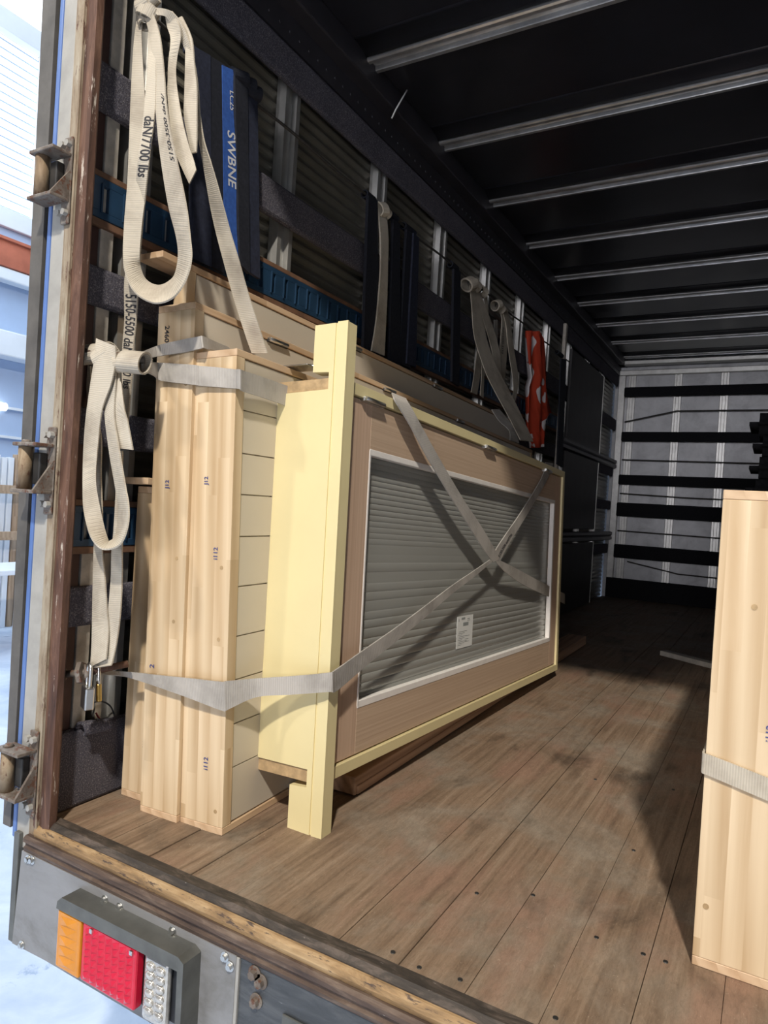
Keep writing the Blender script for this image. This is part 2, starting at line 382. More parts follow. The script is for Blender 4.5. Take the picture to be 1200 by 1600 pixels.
M['ground'] = m_rust('pale_concrete', [(0.42, 0.50, 0.62), (0.55, 0.62, 0.74), (0.66, 0.72, 0.82)], (2.5, 2.5, 2.5), (0.33, 0.41, 0.55), 0.62, 0.8)
M['skirt'] = m_rust('grey_painted_skirt', [(0.17, 0.165, 0.155), (0.25, 0.25, 0.25), (0.29, 0.29, 0.295)], (5, 5, 9), (0.12, 0.10, 0.075), 0.69, 0.5)

def m_web(name, col, dirt):
    m, nt, b = mat(name)
    uv = coords(nt, (1, 1, 1), kind='UV')
    sep = nd(nt, 'ShaderNodeSeparateXYZ'); nt.links.new(uv, sep.inputs[0])
    w = nd(nt, 'ShaderNodeMath', operation='SINE'); w0 = nd(nt, 'ShaderNodeMath', operation='MULTIPLY'); w0.inputs[1].default_value = 2 * math.pi / 0.0042
    nt.links.new(sep.outputs[1], w0.inputs[0]); nt.links.new(w0.outputs[0], w.inputs[0])
    f = noise(nt, coords(nt, (9, 9, 9)), 1.0, 5, 0.6)
    c = ramp(nt, f, [(0.3, dirt), (0.55, col), (0.8, tuple(min(1, x * 1.06) for x in col))])
    r2 = ramp(nt, w.outputs[0], [(0.0, (0.86, 0.86, 0.86)), (0.6, (1, 1, 1))])
    nt.links.new(mix(nt, 1.0, c.outputs[0], r2.outputs[0], 'MULTIPLY'), b.inputs['Base Color'])
    b.inputs['Roughness'].default_value = 0.8; b.inputs['Specular IOR Level'].default_value = 0.25
    bump(nt, b, w.outputs[0], 0.25, 0.0008); return m
M['web'] = m_web('cream_webbing', (0.56, 0.505, 0.41), (0.37, 0.32, 0.255))
M['webgrey'] = m_web('greyed_webbing', (0.47, 0.44, 0.40), (0.30, 0.28, 0.25))
def m_glass():
    m, nt, b = mat('reeded_glass'); out = nt.nodes['Material Output']
    gl = nd(nt, 'ShaderNodeBsdfGlossy'); gl.inputs['Roughness'].default_value = 0.2; gl.inputs['Color'].default_value = (0.9, 0.92, 0.9, 1)
    tr = nd(nt, 'ShaderNodeBsdfTransparent'); tr.inputs['Color'].default_value = (0.98, 1.0, 0.98, 1)
    df = nd(nt, 'ShaderNodeBsdfDiffuse'); df.inputs['Color'].default_value = (0.60, 0.60, 0.55, 1)     # obscured face: grey haze mixed in to brighten the pane in place of light
    fr = nd(nt, 'ShaderNodeFresnel'); fr.inputs['IOR'].default_value = 1.6
    m2 = nd(nt, 'ShaderNodeMixShader'); m2.inputs[0].default_value = 0.50
    nt.links.new(tr.outputs[0], m2.inputs[1]); nt.links.new(df.outputs[0], m2.inputs[2])
    mx = nd(nt, 'ShaderNodeMixShader')
    nt.links.new(fr.outputs[0], mx.inputs[0]); nt.links.new(m2.outputs[0], mx.inputs[1]); nt.links.new(gl.outputs[0], mx.inputs[2])
    nt.links.new(mx.outputs[0], out.inputs['Surface']); return m
M['glass'] = m_glass()
def m_emit(name, col, st):
    m, nt, b = mat(name); b.inputs['Base Color'].default_value = (*col, 1); b.inputs['Emission Color'].default_value = (*col, 1); b.inputs['Emission Strength'].default_value = st
    return m
M['daypane'] = m_emit('daylit_pane', (0.93, 0.97, 1.0), 1.6)
M['tube'] = m_emit('lit_tube', (0.95, 0.98, 1.0), 3.0)
def m_cloth():
    m, nt, b = mat('red_cloth_white_print')
    v = coords(nt, (13, 9, 7), (0.15, 0.9, 0.4))
    f = noise(nt, v, 1.0, 1, 0.4, 0.3)
    c = ramp(nt, f, [(0.565, (0.50, 0.050, 0.018)), (0.578, (0.75, 0.70, 0.70))])
    nt.links.new(c.outputs[0], b.inputs['Base Color']); b.inputs['Roughness'].default_value = 0.8; return m
M['cloth'] = m_cloth()

# ================================================================== SETTING: the truck body
XW, XR, YF, ZC = -0.105, 2.36, 6.0, 2.29           # left sheet, right sheet, headboard, underside of roof bows
# deck boards
mb = MB(); x = -0.085; i = 0
while x < 2.34:
    w = 0.1165; dz = random.uniform(-0.0012, 0.0008); ga = 0.0003; gb = 0.0022 if i in (1, 2, 3, 7) else random.choice((0.0003, 0.0004, 0.0010))
    y0 = 0.038; joints = [0.038] + sorted(random.uniform(1.2, 5.5) for _ in range(2)) + [YF]
    for a, b in zip(joints, joints[1:]):
        mb.box(x + ga, x + w - gb, a + 0.0007, b - 0.0007, -0.035, dz, 0.0016 if gb > 0.002 else 0.0006)
    x += w; i += 1
floor = struct(mb.build('floor', M['deck']), 'worn brown timber deck of the truck')
struct(MB().box(-0.12, 2.40, 0.03, YF, -0.08, -0.036).build('trim_1', M['darksteel']), 'steel bearers under the deck boards')
for u, v in [(655, 1512), (719, 1531), (614, 1488), (745, 1396), (833, 1399), (932, 1465), (1005, 1491), (1040, 1503), (990, 1329), (868, 1591), (1052, 1234), (930, 1218)]:
    p = PZ(u, v, 0.0)
    MB().cyl((p.x, p.y, -0.006), (p.x, p.y, 0.0012), 0.0042, 12).build('screw_head', M['darksteel'], floor)

# corrugated side sheets
def corrugated(x, sgn, name, label):
    prof = []; n = int(2.36 / 0.038 * 6)
    for k in range(n + 1):
        z = -0.03 + 2.36 * k / n
        prof.append((x + sgn * 0.0042 * math.sin(2 * math.pi * z / 0.038), z))
    poly = prof + [(x - sgn * 0.011, 2.33), (x - sgn * 0.011, -0.03)]
    m = MB(); m.prism(poly, lambda a, b, d: Vector((a, d, b)), 0.03, YF, 0, False)
    return struct(m.build(name, M['olive']), label)
wl = corrugated(XW, 1, 'wall_left', 'corrugated olive sheet side wall of the truck, left')
wr = corrugated(XR, -1, 'wall_right', 'corrugated side wall of the truck, right')
def rib(xw, s, y, parent):
    m = MB()
    w = 0.041
    prof = [(-w, 0), (-w, 0.012), (-w + 0.004, 0.034), (-w + 0.022, 0.034), (-w + 0.025, 0.016), (w - 0.025, 0.016), (w - 0.022, 0.034), (w - 0.004, 0.034), (w, 0.012), (w, 0)]
    m.prism(prof, lambda a, b, d: Vector((xw + s * (b + 0.004), y + a, d)), 0.0, 2.26)
    for k in range(28):
        z = 0.05 + k * 0.078
        m.cyl((xw + s * 0.019, y + w + 0.0, z), (xw + s * 0.019, y + w + 0.003, z), 0.005, 8)
    m.build('wall_rib', M['alu'], parent)
RIBS = [0.19 + 0.575 * k for k in range(11)]
for y in RIBS:
    if y < YF - 0.1: rib(XW, 1, y, wl); rib(XR, -1, y, wr)
# pale flaking bar just inside the post
MB().box(-0.078, -0.055, 0.082, 0.118, 0.05, 2.25, 0.002).build('flat_bar', M['palebar'], wl)
# roof
ceil = struct(MB().box(-0.11, 2.38, 0.0, YF + 0.02, ZC + 0.028, ZC + 0.06).build('ceiling', M['ceiling']), 'black sheet roof of the truck')
def bow(y):
    m = MB()
    prof = [(-0.040, 0.03), (-0.040, 0.004), (-0.034, 0.0), (-0.020, 0.0), (-0.016, 0.016), (0.016, 0.016), (0.020, 0.0), (0.034, 0.0), (0.040, 0.004), (0.040, 0.03)]
    m.prism(prof, lambda a, b, d: Vector((d, y + a, ZC + b)), -0.06, 2.34)
    # the roof sheet is dressed down to the bow on its near side
    m.build('roof_bow', M['aluceil'], ceil)
    sw = MB(); P = []
    for k in range(7):
        t = k / 6; P.append((y - 0.045 - 0.085 * (1 - t), ZC + 0.027 - 0.018 * t * t))
    poly = P + [(P[-1][0], ZC + 0.029), (P[0][0], ZC + 0.029)]
    sw.prism(poly, lambda a, b, d: Vector((d, a, b)), -0.05, 2.34, 0, True)
    sw.build('roof_swage', M['ceiling'], ceil)
for k in range(11):
    y = -0.09 + 0.592 * k
    if 0.2 < y < 5.95: bow(y)
m = MB()
m.box(-0.10, 0.012, 0.0, YF, 2.235, ZC + 0.029, 0.006)
m.box(-0.10, -0.045, 0.0, YF, 2.15, 2.24)
for k in range(118):
    m.cyl((-0.046, 0.1 + 0.05 * k, 2.185), (-0.041, 0.1 + 0.05 * k, 2.185), 0.005, 6)
struct(m.build('trim_2', M['cant']), 'dark cant rail where the left wall meets the roof')
struct(MB().box(2.26, 2.38, 0.0, YF, 2.16, ZC + 0.029, 0.006).build('trim_3', M['cant']), 'dark cant rail, right side')

# headboard (front wall)
wf = struct(MB().box(-0.09, 2.36, YF, YF + 0.03, 0.0, ZC + 0.03).build('wall_front', M['frontpanel']), 'mottled grey aluminium headboard')
for x in (0.07, 0.483, 0.878, 1.273, 1.668, 2.063):
    mm = MB(); mm.box(x - 0.035, x - 0.012, YF - 0.02, YF, 0.18, 2.16, 0.003); mm.box(x + 0.012, x + 0.035, YF - 0.02, YF, 0.18, 2.16, 0.003); mm.box(x - 0.012, x + 0.012, YF - 0.007, YF, 0.18, 2.16)
    for k in range(24): mm.cyl((x, YF - 0.012, 0.22 + 0.08 * k), (x, YF - 0.006, 0.22 + 0.08 * k), 0.006, 6)
    mm.build('wall_rib', M['alu'], wf)
MB().box(-0.05, 2.34, YF - 0.05, YF, 2.15, 2.20, 0.006).build('top_rail', M['alu'], wf)
MB().box(-0.05, 2.34, YF - 0.14, YF - 0.05, 2.235, 2.275, 0.006).build('top_rail', M['alu'], wf)
MB().box(-0.05, 2.34, YF - 0.045, YF, 0.0, 0.19, 0.005).build('kick_board', M['blackband'], wf)
MB().box(-0.05, 0.012, YF - 0.05, YF, 0.19, 2.15, 0.004).build('corner_post', M['alu'], wf)
words = ['topmost', 'second from the top', 'middle', 'second from the bottom', 'lowest']
def padded(x0, x1, y0, y1, z0, z1, m, name, label, cat, group):
    o = MB().box(x0, x1, y0, y1, z0, z1, 0.010).build(name, m, loc=((x0 + x1) / 2, (y0 + y1) / 2, z0))
    return tag(o, label, cat, group)
for wd, (z0, z1) in zip(words, [(1.94, 2.03), (1.512, 1.602), (1.095, 1.19), (0.79, 0.922), (0.39, 0.52)]):
    padded(0.012, 2.34, YF - 0.088, YF - 0.052, z0, z1, M['blackband'], 'padding_strip', 'black padding strip across the far headboard, %s of five' % wd, 'padding strip', 'black padding strips on the headboard')
for wd, (pts, z) in zip(['highest', 'second highest', 'third down', 'fourth down', 'lowest'],
                       [(((0.03, 1.70), (0.49, 1.80), (2.3, 1.80)), 0), (((0.03, 1.335), (2.3, 1.32)), 0), (((0.03, 1.01), (0.6, 0.995), (2.3, 0.99)), 0), (((0.03, 0.65), (2.3, 0.635)), 0), (((0.14, 0.36), (0.6, 0.285), (2.3, 0.27)), 0)]):
    P = [Vector((a, YF - 0.06, b)) for a, b in pts]
    P = [P[0].lerp(P[1], t / 6) for t in range(6)] + [P[-2].lerp(P[-1], t / 6) for t in range(7)] if len(P) == 3 else [P[0].lerp(P[1], t / 8) for t in range(9)]
    o = MB().tube(P, 0.006, 8).build('rope', M['rope'])
    tag(o, 'thin dark rope stretched across the far headboard, %s of five' % wd, 'rope', 'ropes on the headboard')

# carpet strips and slotted rails along the left wall
for wd, (z0, z1) in zip(['uppermost', 'second from the top', 'third from the top', 'fourth from the top', 'fifth from the top'],
                        [(2.035, 2.145), (1.607, 1.718), (1.167, 1.258), (0.846, 0.932), (0.425, 0.519)]):
    m = MB(); m.box(-0.052 - 0.012, -0.042, 0.022, YF - 0.09, z0, z1, 0.010)
    o = m.build('carpet_strip', M['carpet'], loc=(-0.05, 0.022, z0))
    tag(o, 'speckled charcoal carpet strip along the left truck wall, %s' % wd, 'carpet strip', 'carpet padding strips on the left wall')
def slotted_rail(z0, z1, label):
    root = empty('lashing_rail', Matrix.Translation((-0.05, 0.03, z0)))
    off = Vector((-0.05, 0.03, z0))
    m = MB(); y1 = 4.0; xa, xb = -0.056, -0.043
    def bx(x0, x1, ya, yb, za, zb, mm=m, bev=0.0015): mm.box(x0 - off.x, x1 - off.x, ya - off.y, yb - off.y, za - off.z, zb - off.z, bev)
    bx(xa, xb, 0.03, y1, z1 - 0.017, z1); bx(xa, xb, 0.03, y1, z0, z0 + 0.017)
    y = 0.03
    while y < y1 - 0.02:
        bx(xa, xb, y, y + 0.045, z0 + 0.017, z1 - 0.017, bev=0)
        y += 0.0612
    # pressed border around each slot
    y = 0.03
    while y < 2.6:
        bx(xb, xb + 0.004, y + 0.0375, y + 0.0415, z0 + 0.013, z1 - 0.013, bev=0)
        y += 0.0612
    m.build('rail', M['blueRail'], root)
    m2 = MB(); bx(-0.062, -0.0565, 0.03, y1, z0 + 0.004, z1 - 0.004, m2, 0); m2.build('backing_plate', M['palemetal'], root)
    m3 = MB(); bx(-0.066, -0.045, 0.03, y1, z1 + 0.0005, z1 + 0.015, m3); m3.build('batten', M['batten'], root)
    m4 = MB(); bx(-0.066, -0.045, 0.03, y1, z0 - 0.018, z0 - 0.0005, m4); m4.build('batten', M['batten'], root)
    tag(root, label, 'lashing rail', 'blue lashing rails on the left wall')
slotted_rail(1.366, 1.458, 'dark blue slotted lashing rail on the left wall, the upper one above the crated doors')
slotted_rail(0.612, 0.705, 'dark blue slotted lashing rail low on the left wall behind the strap loop')
# foot carpet with its curled, torn top
m = MB()
m.box(-0.064, -0.040, 0.024, 3.9, 0.001, 0.185, 0.008)
o = m.build('carpet_strip', M['carpet'], loc=(-0.05, 0.024, 0.001))
tag(o, 'charcoal carpet at the foot of the left wall, torn and curled at its top', 'carpet strip', 'carpet padding strips on the left wall')
curl = MB(); st = []
for k in range(10):
    a = math.pi * 1.25 * k / 9
    r = 0.020 - 0.0008 * k
    c = Vector((-0.030, 0, 0.186))
    st.append((c + Vector((-math.cos(a) * r + 0.004, 0.085, math.sin(a) * r)), c + Vector((-math.cos(a) * r + 0.004 + 0.004, 0.155, math.sin(a) * r * 0.8 - 0.003))))
Ribbon(st, 3, 0.006).into(curl)
cu = curl.build('torn_flap', M['carpet'], o); cu.location = Vector((0.05, -0.024, -0.001))
# long rope the straps hang from
P = []
for k in range(60):
    t = k / 59; y = 0.12 + 4.0 * t
    sag = 0.004 * math.sin((y / 0.575) * math.pi * 2)
    P.append(Vector((-0.030, y, 1.882 + sag)))
m = MB(); m.tube(P, 0.0045, 8)
tag(m.build('rope', M['rope']), 'thin dark rope strung along the left wall that the straps hang from', 'rope')
# dark plywood sheets and rails towards the headboard
def sheet(y0, y1, z0, z1, label):
    r = empty('plywood_sheet', Matrix.Translation((-0.03, y0, z0)))
    MB().box(0, 0.018, 0, y1 - y0, 0, z1 - z0, 0.002).build('panel', M['greyply'], r)
    MB().box(-0.002, 0.021, y1 - y0, y1 - y0 + 0.018, 0, z1 - z0, 0.001).build('edge_strip', M['alu'], r)
    tag(r, label, 'plywood sheet', 'dark plywood sheets at the front end')
sheet(4.06, 5.13, 1.31, 1.98, 'dark plywood sheet on the left wall near the headboard, upper one')
sheet(4.06, 5.13, 0.66, 1.235, 'dark plywood sheet on the left wall near the headboard, middle one')
sheet(4.06, 5.13, 0.02, 0.545, 'dark plywood sheet on the left wall near the headboard, lowest one by the floor')
for z0, lab in ((1.245, 'upper of two by the plywood sheets'), (0.555, 'lower of two by the plywood sheets')):
    o = MB(); o.prism([(0, 0), (0.02, 0.008), (0.02, 0.03), (0.008, 0.042), (0.02, 0.054), (0.02, 0.076), (0, 0.084)], lambda a, b, d: Vector((-0.03 + a, d, z0 + b)), 3.95, 5.9)
    tag(o.build('track_rail', M['cant'], loc=(-0.03, 3.95, z0)), 'dark grooved track rail on the left wall, %s' % lab, 'track rail', 'track rails near the headboard')
# slender peeling batten beside the sheets
MB().box(-0.042, -0.018, 3.88, 3.92, 0.02, 2.12, 0.004).build('flat_bar', M['palebar'], wl)

# ---- rear corner post, sill, skirt
m = MB(); m.prism([(-0.027, -0.006), (-0.012, -0.009), (0.006, -0.006), (0.006, 0.010), (-0.004, 0.020), (-0.027, 0.020)], lambda a, b, d: Vector((a, b, d)), -0.035, 2.40)
for z in [random.uniform(0.1, 2.2) for _ in range(9)]:
    pass
struct(m.build('trim_4', M['rustpost']), 'rusty brown rear corner post')
struct(MB().box(-0.088, -0.056, 0.0205, 0.078, 0.0, 2.3, 0.002).build('trim_5', M['maroon']), 'maroon inner channel of the corner post')
m = MB(); m.box(-0.0595, -0.0275, -0.009, 0.020, -0.035, 2.40, 0.002); m.box(-0.034, -0.0278, -0.013, -0.008, -0.035, 2.40, 0.001); struct(m.build('trim_6', M['rustedge']), 'cream flaking edge strip of the corner post')
m = MB(); m.box(-0.104, -0.0600, -0.008, 0.020, -0.065, 2.40, 0.002); struct(m.build('trim_7', M['galv']), 'grey galvanised face of the corner post')
m = MB()
m.prism([(-0.004, -0.05), (0.037, -0.05), (0.037, 0.004), (0.030, 0.009), (0.006, 0.009), (-0.004, 0.001)], lambda a, b, d: Vector((d, a, b)), -0.034, 2.40)
struct(m.build('trim_8', M['sillsteel']), 'dark worn steel lip along the rear edge of the deck')
m = MB()
m.prism([(-0.0045, -0.0245), (-0.0045, -0.001), (-0.008, -0.002), (-0.013, -0.008), (-0.015, -0.016), (-0.013, -0.0245)][::-1], lambda a, b, d: Vector((d, a, b)), -0.034, 2.40)
struct(m.build('trim_9', M['sillochre']), 'ochre worn bolster along the rear sill')
m = MB()
m.prism([(-0.0045, -0.060), (-0.0045, -0.025), (-0.018, -0.025), (-0.024, -0.030), (-0.024, -0.038), (-0.018, -0.041), (-0.018, -0.048), (-0.023, -0.051), (-0.020, -0.060)][::-1], lambda a, b, d: Vector((d, a, b)), -0.055, 2.40)
struct(m.build('trim_10', M['sillrust']), 'rusty brown channel below the sill')

# grey skirt with the tail lamp
sk = empty('rear_skirt', Matrix.Translation((0.22, -0.02, -0.3)))
off = Vector((0.22, -0.02, -0.3))
m = MB()
m.prism([(-0.060, -0.060), (-0.076, -0.272), (0.042, -0.266), (0.56, -0.262), (0.56, -0.060)], lambda a, b, d: Vector((a, d, b)) - off, -0.022, -0.018)
m.build('panel', M['skirt'], sk)
m = MB(); m.box(-0.098, -0.079, -0.018, 0.03, -0.275, -0.03, 0.002, 0, Matrix.Translation(-off)); m.build('side_flange', M['hood'], sk)
for x, z in [(-0.035, -0.071), (-0.021, -0.069), (-0.04, -0.262), (0.216, -0.075), (0.405, -0.071), (0.535, -0.070), (0.548, -0.082), (0.26, -0.075)]:
    m = MB(); p = Vector((x, -0.022, z)) - off
    m.cyl(p, p + Vector((0, -0.002, 0)), 0.009, 16); m.cyl(p + Vector((0, -0.002, 0)), p + Vector((0, -0.0075, 0)), 0.0055, 6, smooth=False)
    m.build('bolt', M['steel'], sk)
tag(sk, 'grey painted sheet skirt below the left end of the rear sill', 'rear skirt')
pl = empty('rear_plate', Matrix.Translation((0.9, -0.018, -0.36))); off = Vector((0.9, -0.018, -0.36))
m = MB(); m.box(0.566, 2.40, -0.017, -0.012, -0.36, -0.062, 0.001, 0, Matrix.Translation(-off)); m.build('panel', M['scuffed'], pl)
m = MB(); m.box(0.557, 0.566, -0.021, -0.012, -0.36, -0.062, 0.001, 0, Matrix.Translation(-off)); m.build('seam_strip', M['galv'], pl)
m = MB(); m.box(0.665, 0.80, -0.022, -0.018, -0.36, -0.118, 0.002, 0, Matrix.Translation(-off)); m.build('patch_plate', M['hood'], pl)
for x, z in [(0.607, -0.122), (0.60, -0.076), (0.615, -0.085)]:
    p = Vector((x, -0.017, z)) - off; m = MB(); m.cyl(p, p + Vector((0, -0.003, 0)), 0.013, 20); m.cyl(p + Vector((0, -0.003, 0)), p + Vector((0, -0.012, 0)), 0.008, 6, smooth=False); m.build('bolt', M['hingesteel'], pl)
tag(pl, 'scuffed blue-black plate right of the grey skirt under the sill', 'rear plate')

tl = empty('tail_light', Matrix.Translation((0.2, -0.03, -0.29))); off = Vector((0.2, -0.03, -0.29)); T = Matrix.Translation(-off)
def TB(x0, x1, y0, y1, z0, z1, bev, name, mt, par=None, grooves=None):
    m = MB(); m.box(x0, x1, y0, y1, z0, z1, bev, 0, T); return m.build(name, mt, par or tl)
TB(0.122, 0.455, -0.040, -0.0225, -0.222, -0.100, 0.003, 'lamp_base', M['lampback'])
# moulded lenses: a slab with raised prisms
def lens(x0, x1, z0, z1, name, mt, dx, dz, slant):
    m = MB(); m.box(x0, x1, -0.062, -0.041, z0, z1, 0.004, 0, T)
    nx = max(1, int((x1 - x0 - 0.016) / dx)); nz = max(1, int((z1 - z0 - 0.016) / dz))
    for a in range(nx):
        for b in range(nz):
            cx = x0 + 0.008 + (a + 0.5) * (x1 - x0 - 0.016) / nx; cz = z0 + 0.008 + (b + 0.5) * (z1 - z0 - 0.016) / nz
            hx, hz = (x1 - x0 - 0.016) / nx * 0.47, (z1 - z0 - 0.016) / nz * 0.47
            pts = [Vector((cx - hx, -0.0621, cz - hz - slant)), Vector((cx + hx, -0.0621, cz - hz + slant)), Vector((cx + hx, -0.0621, cz + hz + slant)), Vector((cx - hx, -0.0621, cz + hz - slant)), Vector((cx, -0.0662, cz - hz * 0.3))]
            m.add([p - off for p in pts], [[0, 1, 4], [1, 2, 4], [2, 3, 4], [3, 0, 4]])
    o = m.build(name, mt, tl); return o
lens(0.126, 0.198, -0.222, -0.105, 'indicator_lens', M['amber'], 0.03, 0.017, 0.003)['label'] = 'amber ribbed indicator lens'
lens(0.203, 0.357, -0.220, -0.103, 'brake_lens', M['red'], 0.019, 0.013, 0.004)['label'] = 'red diamond-moulded brake lens'
# reversing lens: chromed reflector with scalloped cells
m = MB(); m.box(0.369, 0.432, -0.055, -0.041, -0.230, -0.108, 0.006, 0, T); rv = m.build('reversing_lens', M['clear'], tl, 'clear scalloped reversing lens')
m = MB()
for a in range(2):
    for b in range(6):
        cx, cz = 0.3875 + a * 0.026, -0.126 - b * 0.0165
        bm = bmesh.new(); bmesh.ops.create_uvsphere(bm, u_segments=12, v_segments=8, radius=1)
        for v in bm.verts: v.co = Vector((cx + v.co.x * 0.0125, -0.055 + v.co.y * 0.006, cz + v.co.z * 0.0085)) - off
        m.from_bm(bm, 0, True)
m.build('scalloped_reflector', M['clear'], rv)
m = MB()
m.prism([(0.128, -0.088), (0.140, -0.077), (0.464, -0.074), (0.478, -0.082), (0.480, -0.240), (0.467, -0.240), (0.464, -0.100), (0.126, -0.103)][::-1], lambda a, b, d: Vector((a, d, b)) - off, -0.066, -0.0225)
m.build('hood', M['hood'], tl)
for x in (0.232, 0.345):
    TB(x - 0.004, x + 0.004, -0.067, -0.060, -0.116, -0.108, 0.001, 'lens_screw', M['steel'])
tag(tl, 'tail light with amber, red and clear lenses under a dull steel hood', 'tail light')

# ---- the opened rear door (its hinge edge faces us), swung back along the truck side
dr = empty('truck_door', Matrix.Translation((-0.15, 0.0, 0.0)))
m = MB()
def dpt(a, b, d): return Vector((a - 0.0155 * d + 0.15, b, d))
vs = [];
for z in (-0.03, 2.40):
    for (a, b) in ((-0.150, -0.012), (-0.122 + 0.0155 * z * 0.75, -0.012), (-0.122 + 0.0155 * z * 0.75, 1.12), (-0.150, 1.12)): vs.append(dpt(a, b, z))
m.add(vs, [[0, 1, 2, 3][::-1], [4, 5, 6, 7], [0, 1, 5, 4], [1, 2, 6, 5], [2, 3, 7, 6], [3, 0, 4, 7]])
m.build('door_panel', M['slate'], dr)
m = MB(); m.box(0.0345, 0.0355 - 0.002 + 0.0005, -0.004, 1.1, -0.03, 2.4); m.build('edge_seal', M['slate'], dr)
struct(MB().box(-0.1185, -0.1145, -0.006, YF, -0.05, 2.40).box(-0.1185, -0.1045, -0.0095, 0.019, -0.05, 2.40, 0.003).build('trim_11', M['blueEdge']), 'blue painted outer skin of the truck side')
def hinge(z0, z1):
    h = MB(); ox = 0.15
    h.box(-0.064 + ox, -0.036 + ox, -0.017, -0.0105, z0 - 0.045, z1 + 0.038, 0.003)         # leaf bolted to the post
    h.box(-0.118 + ox, -0.036 + ox, -0.062, -0.017, z1 - 0.008, z1, 0.002)                # upper lug
    h.box(-0.118 + ox, -0.036 + ox, -0.062, -0.017, z0, z0 + 0.008, 0.002)                # lower lug
    h.prism([(-0.016, 0.0), (-0.060, 0.0), (-0.016, 0.7)], lambda a, b, d: Vector((d, a, z0 + 0.008 + b * (z1 - z0 - 0.016))), -0.043 + ox, -0.037 + ox)
    ho = h.build('hinge', M['hingesteel'], dr)
    MB().cyl((-0.098 + ox, -0.042, z0 + 0.0085), (-0.098 + ox, -0.042, z1 - 0.0085), 0.015, 24).build('barrel', M['barrel'], ho)
    MB().cyl((-0.098 + ox, -0.042, z1), (-0.098 + ox, -0.042, z1 + 0.007), 0.012, 16, r1=0.007).build('hinge_pin', M['hingesteel'], ho)
    MB().box(-0.080 + ox, -0.056 + ox, -0.036, -0.0175, z0 + 0.02, z1 - 0.02, 0.003).build('hinge_arm', M['darksteel'], ho)
    for dx in (-0.062, -0.043):
        for zz in (z1 + 0.020, z0 - 0.022):
            MB().cyl((dx + ox, -0.017, zz), (dx + ox, -0.027, zz), 0.0075, 6, smooth=False).build('bolt', M['galv'], ho)
for z0, z1 in ((1.365, 1.472), (0.728, 0.838), (0.062, 0.168)): hinge(z0, z1)
tag(dr, 'slate grey rear door swung open flat along the truck side, its three hinges showing', 'door')

# ================================================================== CARGO
def hinge_part(root, x, y, z, knuckle='Y', dark=True, ln=0.09):
    m = MB(); m.box(x - 0.012, x + 0.003, y, y + ln, z - 0.007, z + 0.004, 0.001)
    h = m.build('hinge', M['darksteel'] if dark else M['steel'], root)
    MB().cyl((x + 0.004, y + 0.004, z + 0.001), (x + 0.004, y + ln - 0.004, z + 0.001), 0.006, 12).build('knuckle', M['steel'], h)
    return h
def door_set(place_args, W_, L_, H_, drop, label, hinges=(), head_w=None, horn=0.0, far_w=None, z_gr=None, stamp=()):
    """a pine door frame lying on its long side with its cream panelled leaf inside;
       local X from -W_ (wall side) to 0 (face), Y along, Z up"""
    r = empty('door_set'); t = 0.016; hw = head_w or W_; fw = far_w or W_
    place(r, *place_args)
    def jamb(z0, z1, d0):
        m = MB(); a, b = -horn, L_
        vs = [(-W_, a, z0), (0, a, z0), (0, a, z1), (-W_, a, z1), (-fw, b, z0 - d0), (0, b, z0 - d0), (0, b, z1 - d0), (-fw, b, z1 - d0)]
        bm = bmesh.new(); bv = [bm.verts.new(p) for p in vs]
        for f in ([0, 1, 2, 3], [7, 6, 5, 4], [0, 4, 5, 1], [1, 5, 6, 2], [2, 6, 7, 3], [3, 7, 4, 0]): bm.faces.new([bv[k] for k in f])
        bmesh.ops.recalc_face_normals(bm, faces=bm.faces)
        bmesh.ops.bevel(bm, geom=list(bm.edges), offset=0.0012, segments=1, affect='EDGES')
        m.from_bm(bm); o = m.build('side_jamb', M['pineY'], r)
        return o
    jamb(H_ - t, H_, drop); jamb(0, t, 0)
    m = MB(); m.box(-hw, 0, 0.0, 0.030, t + 0.0003, H_ - t - 0.0003, 0.0012); m.build('head_jamb', M['pineZ'], r)
    m = MB(); m.box(-fw, 0, L_ - 0.031, L_ - 0.001, t + 0.0003, H_ - t - drop - 0.0003, 0.0012); m.build('threshold_jamb', M['pineZ'], r)
    # leaf: boards with V joints running lengthwise
    gr = z_gr or []
    zs = [t + 0.004] + list(gr) + [H_ - t - 0.003]
    m = MB(); y0, y1 = 0.033, L_ - 0.035
    for a, b in zip(zs, zs[1:]):
        top = b - (0.0015 if b != zs[-1] else 0); bot = a + (0.0015 if a != zs[0] else 0)
        fall = drop if b == zs[-1] else 0
        vs = [(-0.044, y0, bot), (-0.003, y0, bot), (-0.003, y0, top), (-0.044, y0, top), (-0.044, y1, bot), (-0.003, y1, bot), (-0.003, y1, top - fall), (-0.044, y1, top - fall)]
        m.add(vs, [[0, 1, 2, 3], [7, 6, 5, 4], [0, 4, 5, 1], [1, 5, 6, 2], [2, 6, 7, 3], [3, 7, 4, 0]])
    m.box(-0.040, -0.010, y0 + 0.001, y1 - 0.001, t + 0.006, H_ - t - drop - 0.006)
    m.build('door_leaf', M['cream'], r, 'cream painted panelled leaf')
    for y in hinges:
        hinge_part(r, -0.002, y, H_ - t - drop * y / L_ + 0.001)
    for (sx, sz, txt, h) in stamp:
        text_flat(txt, (sx, -0.0012, sz), (0, 0, 1), (-1, 0, 0), h, M['blueink'], r)
    tag(r, label, 'door set', 'pine-framed door sets stacked against the left wall'); return r

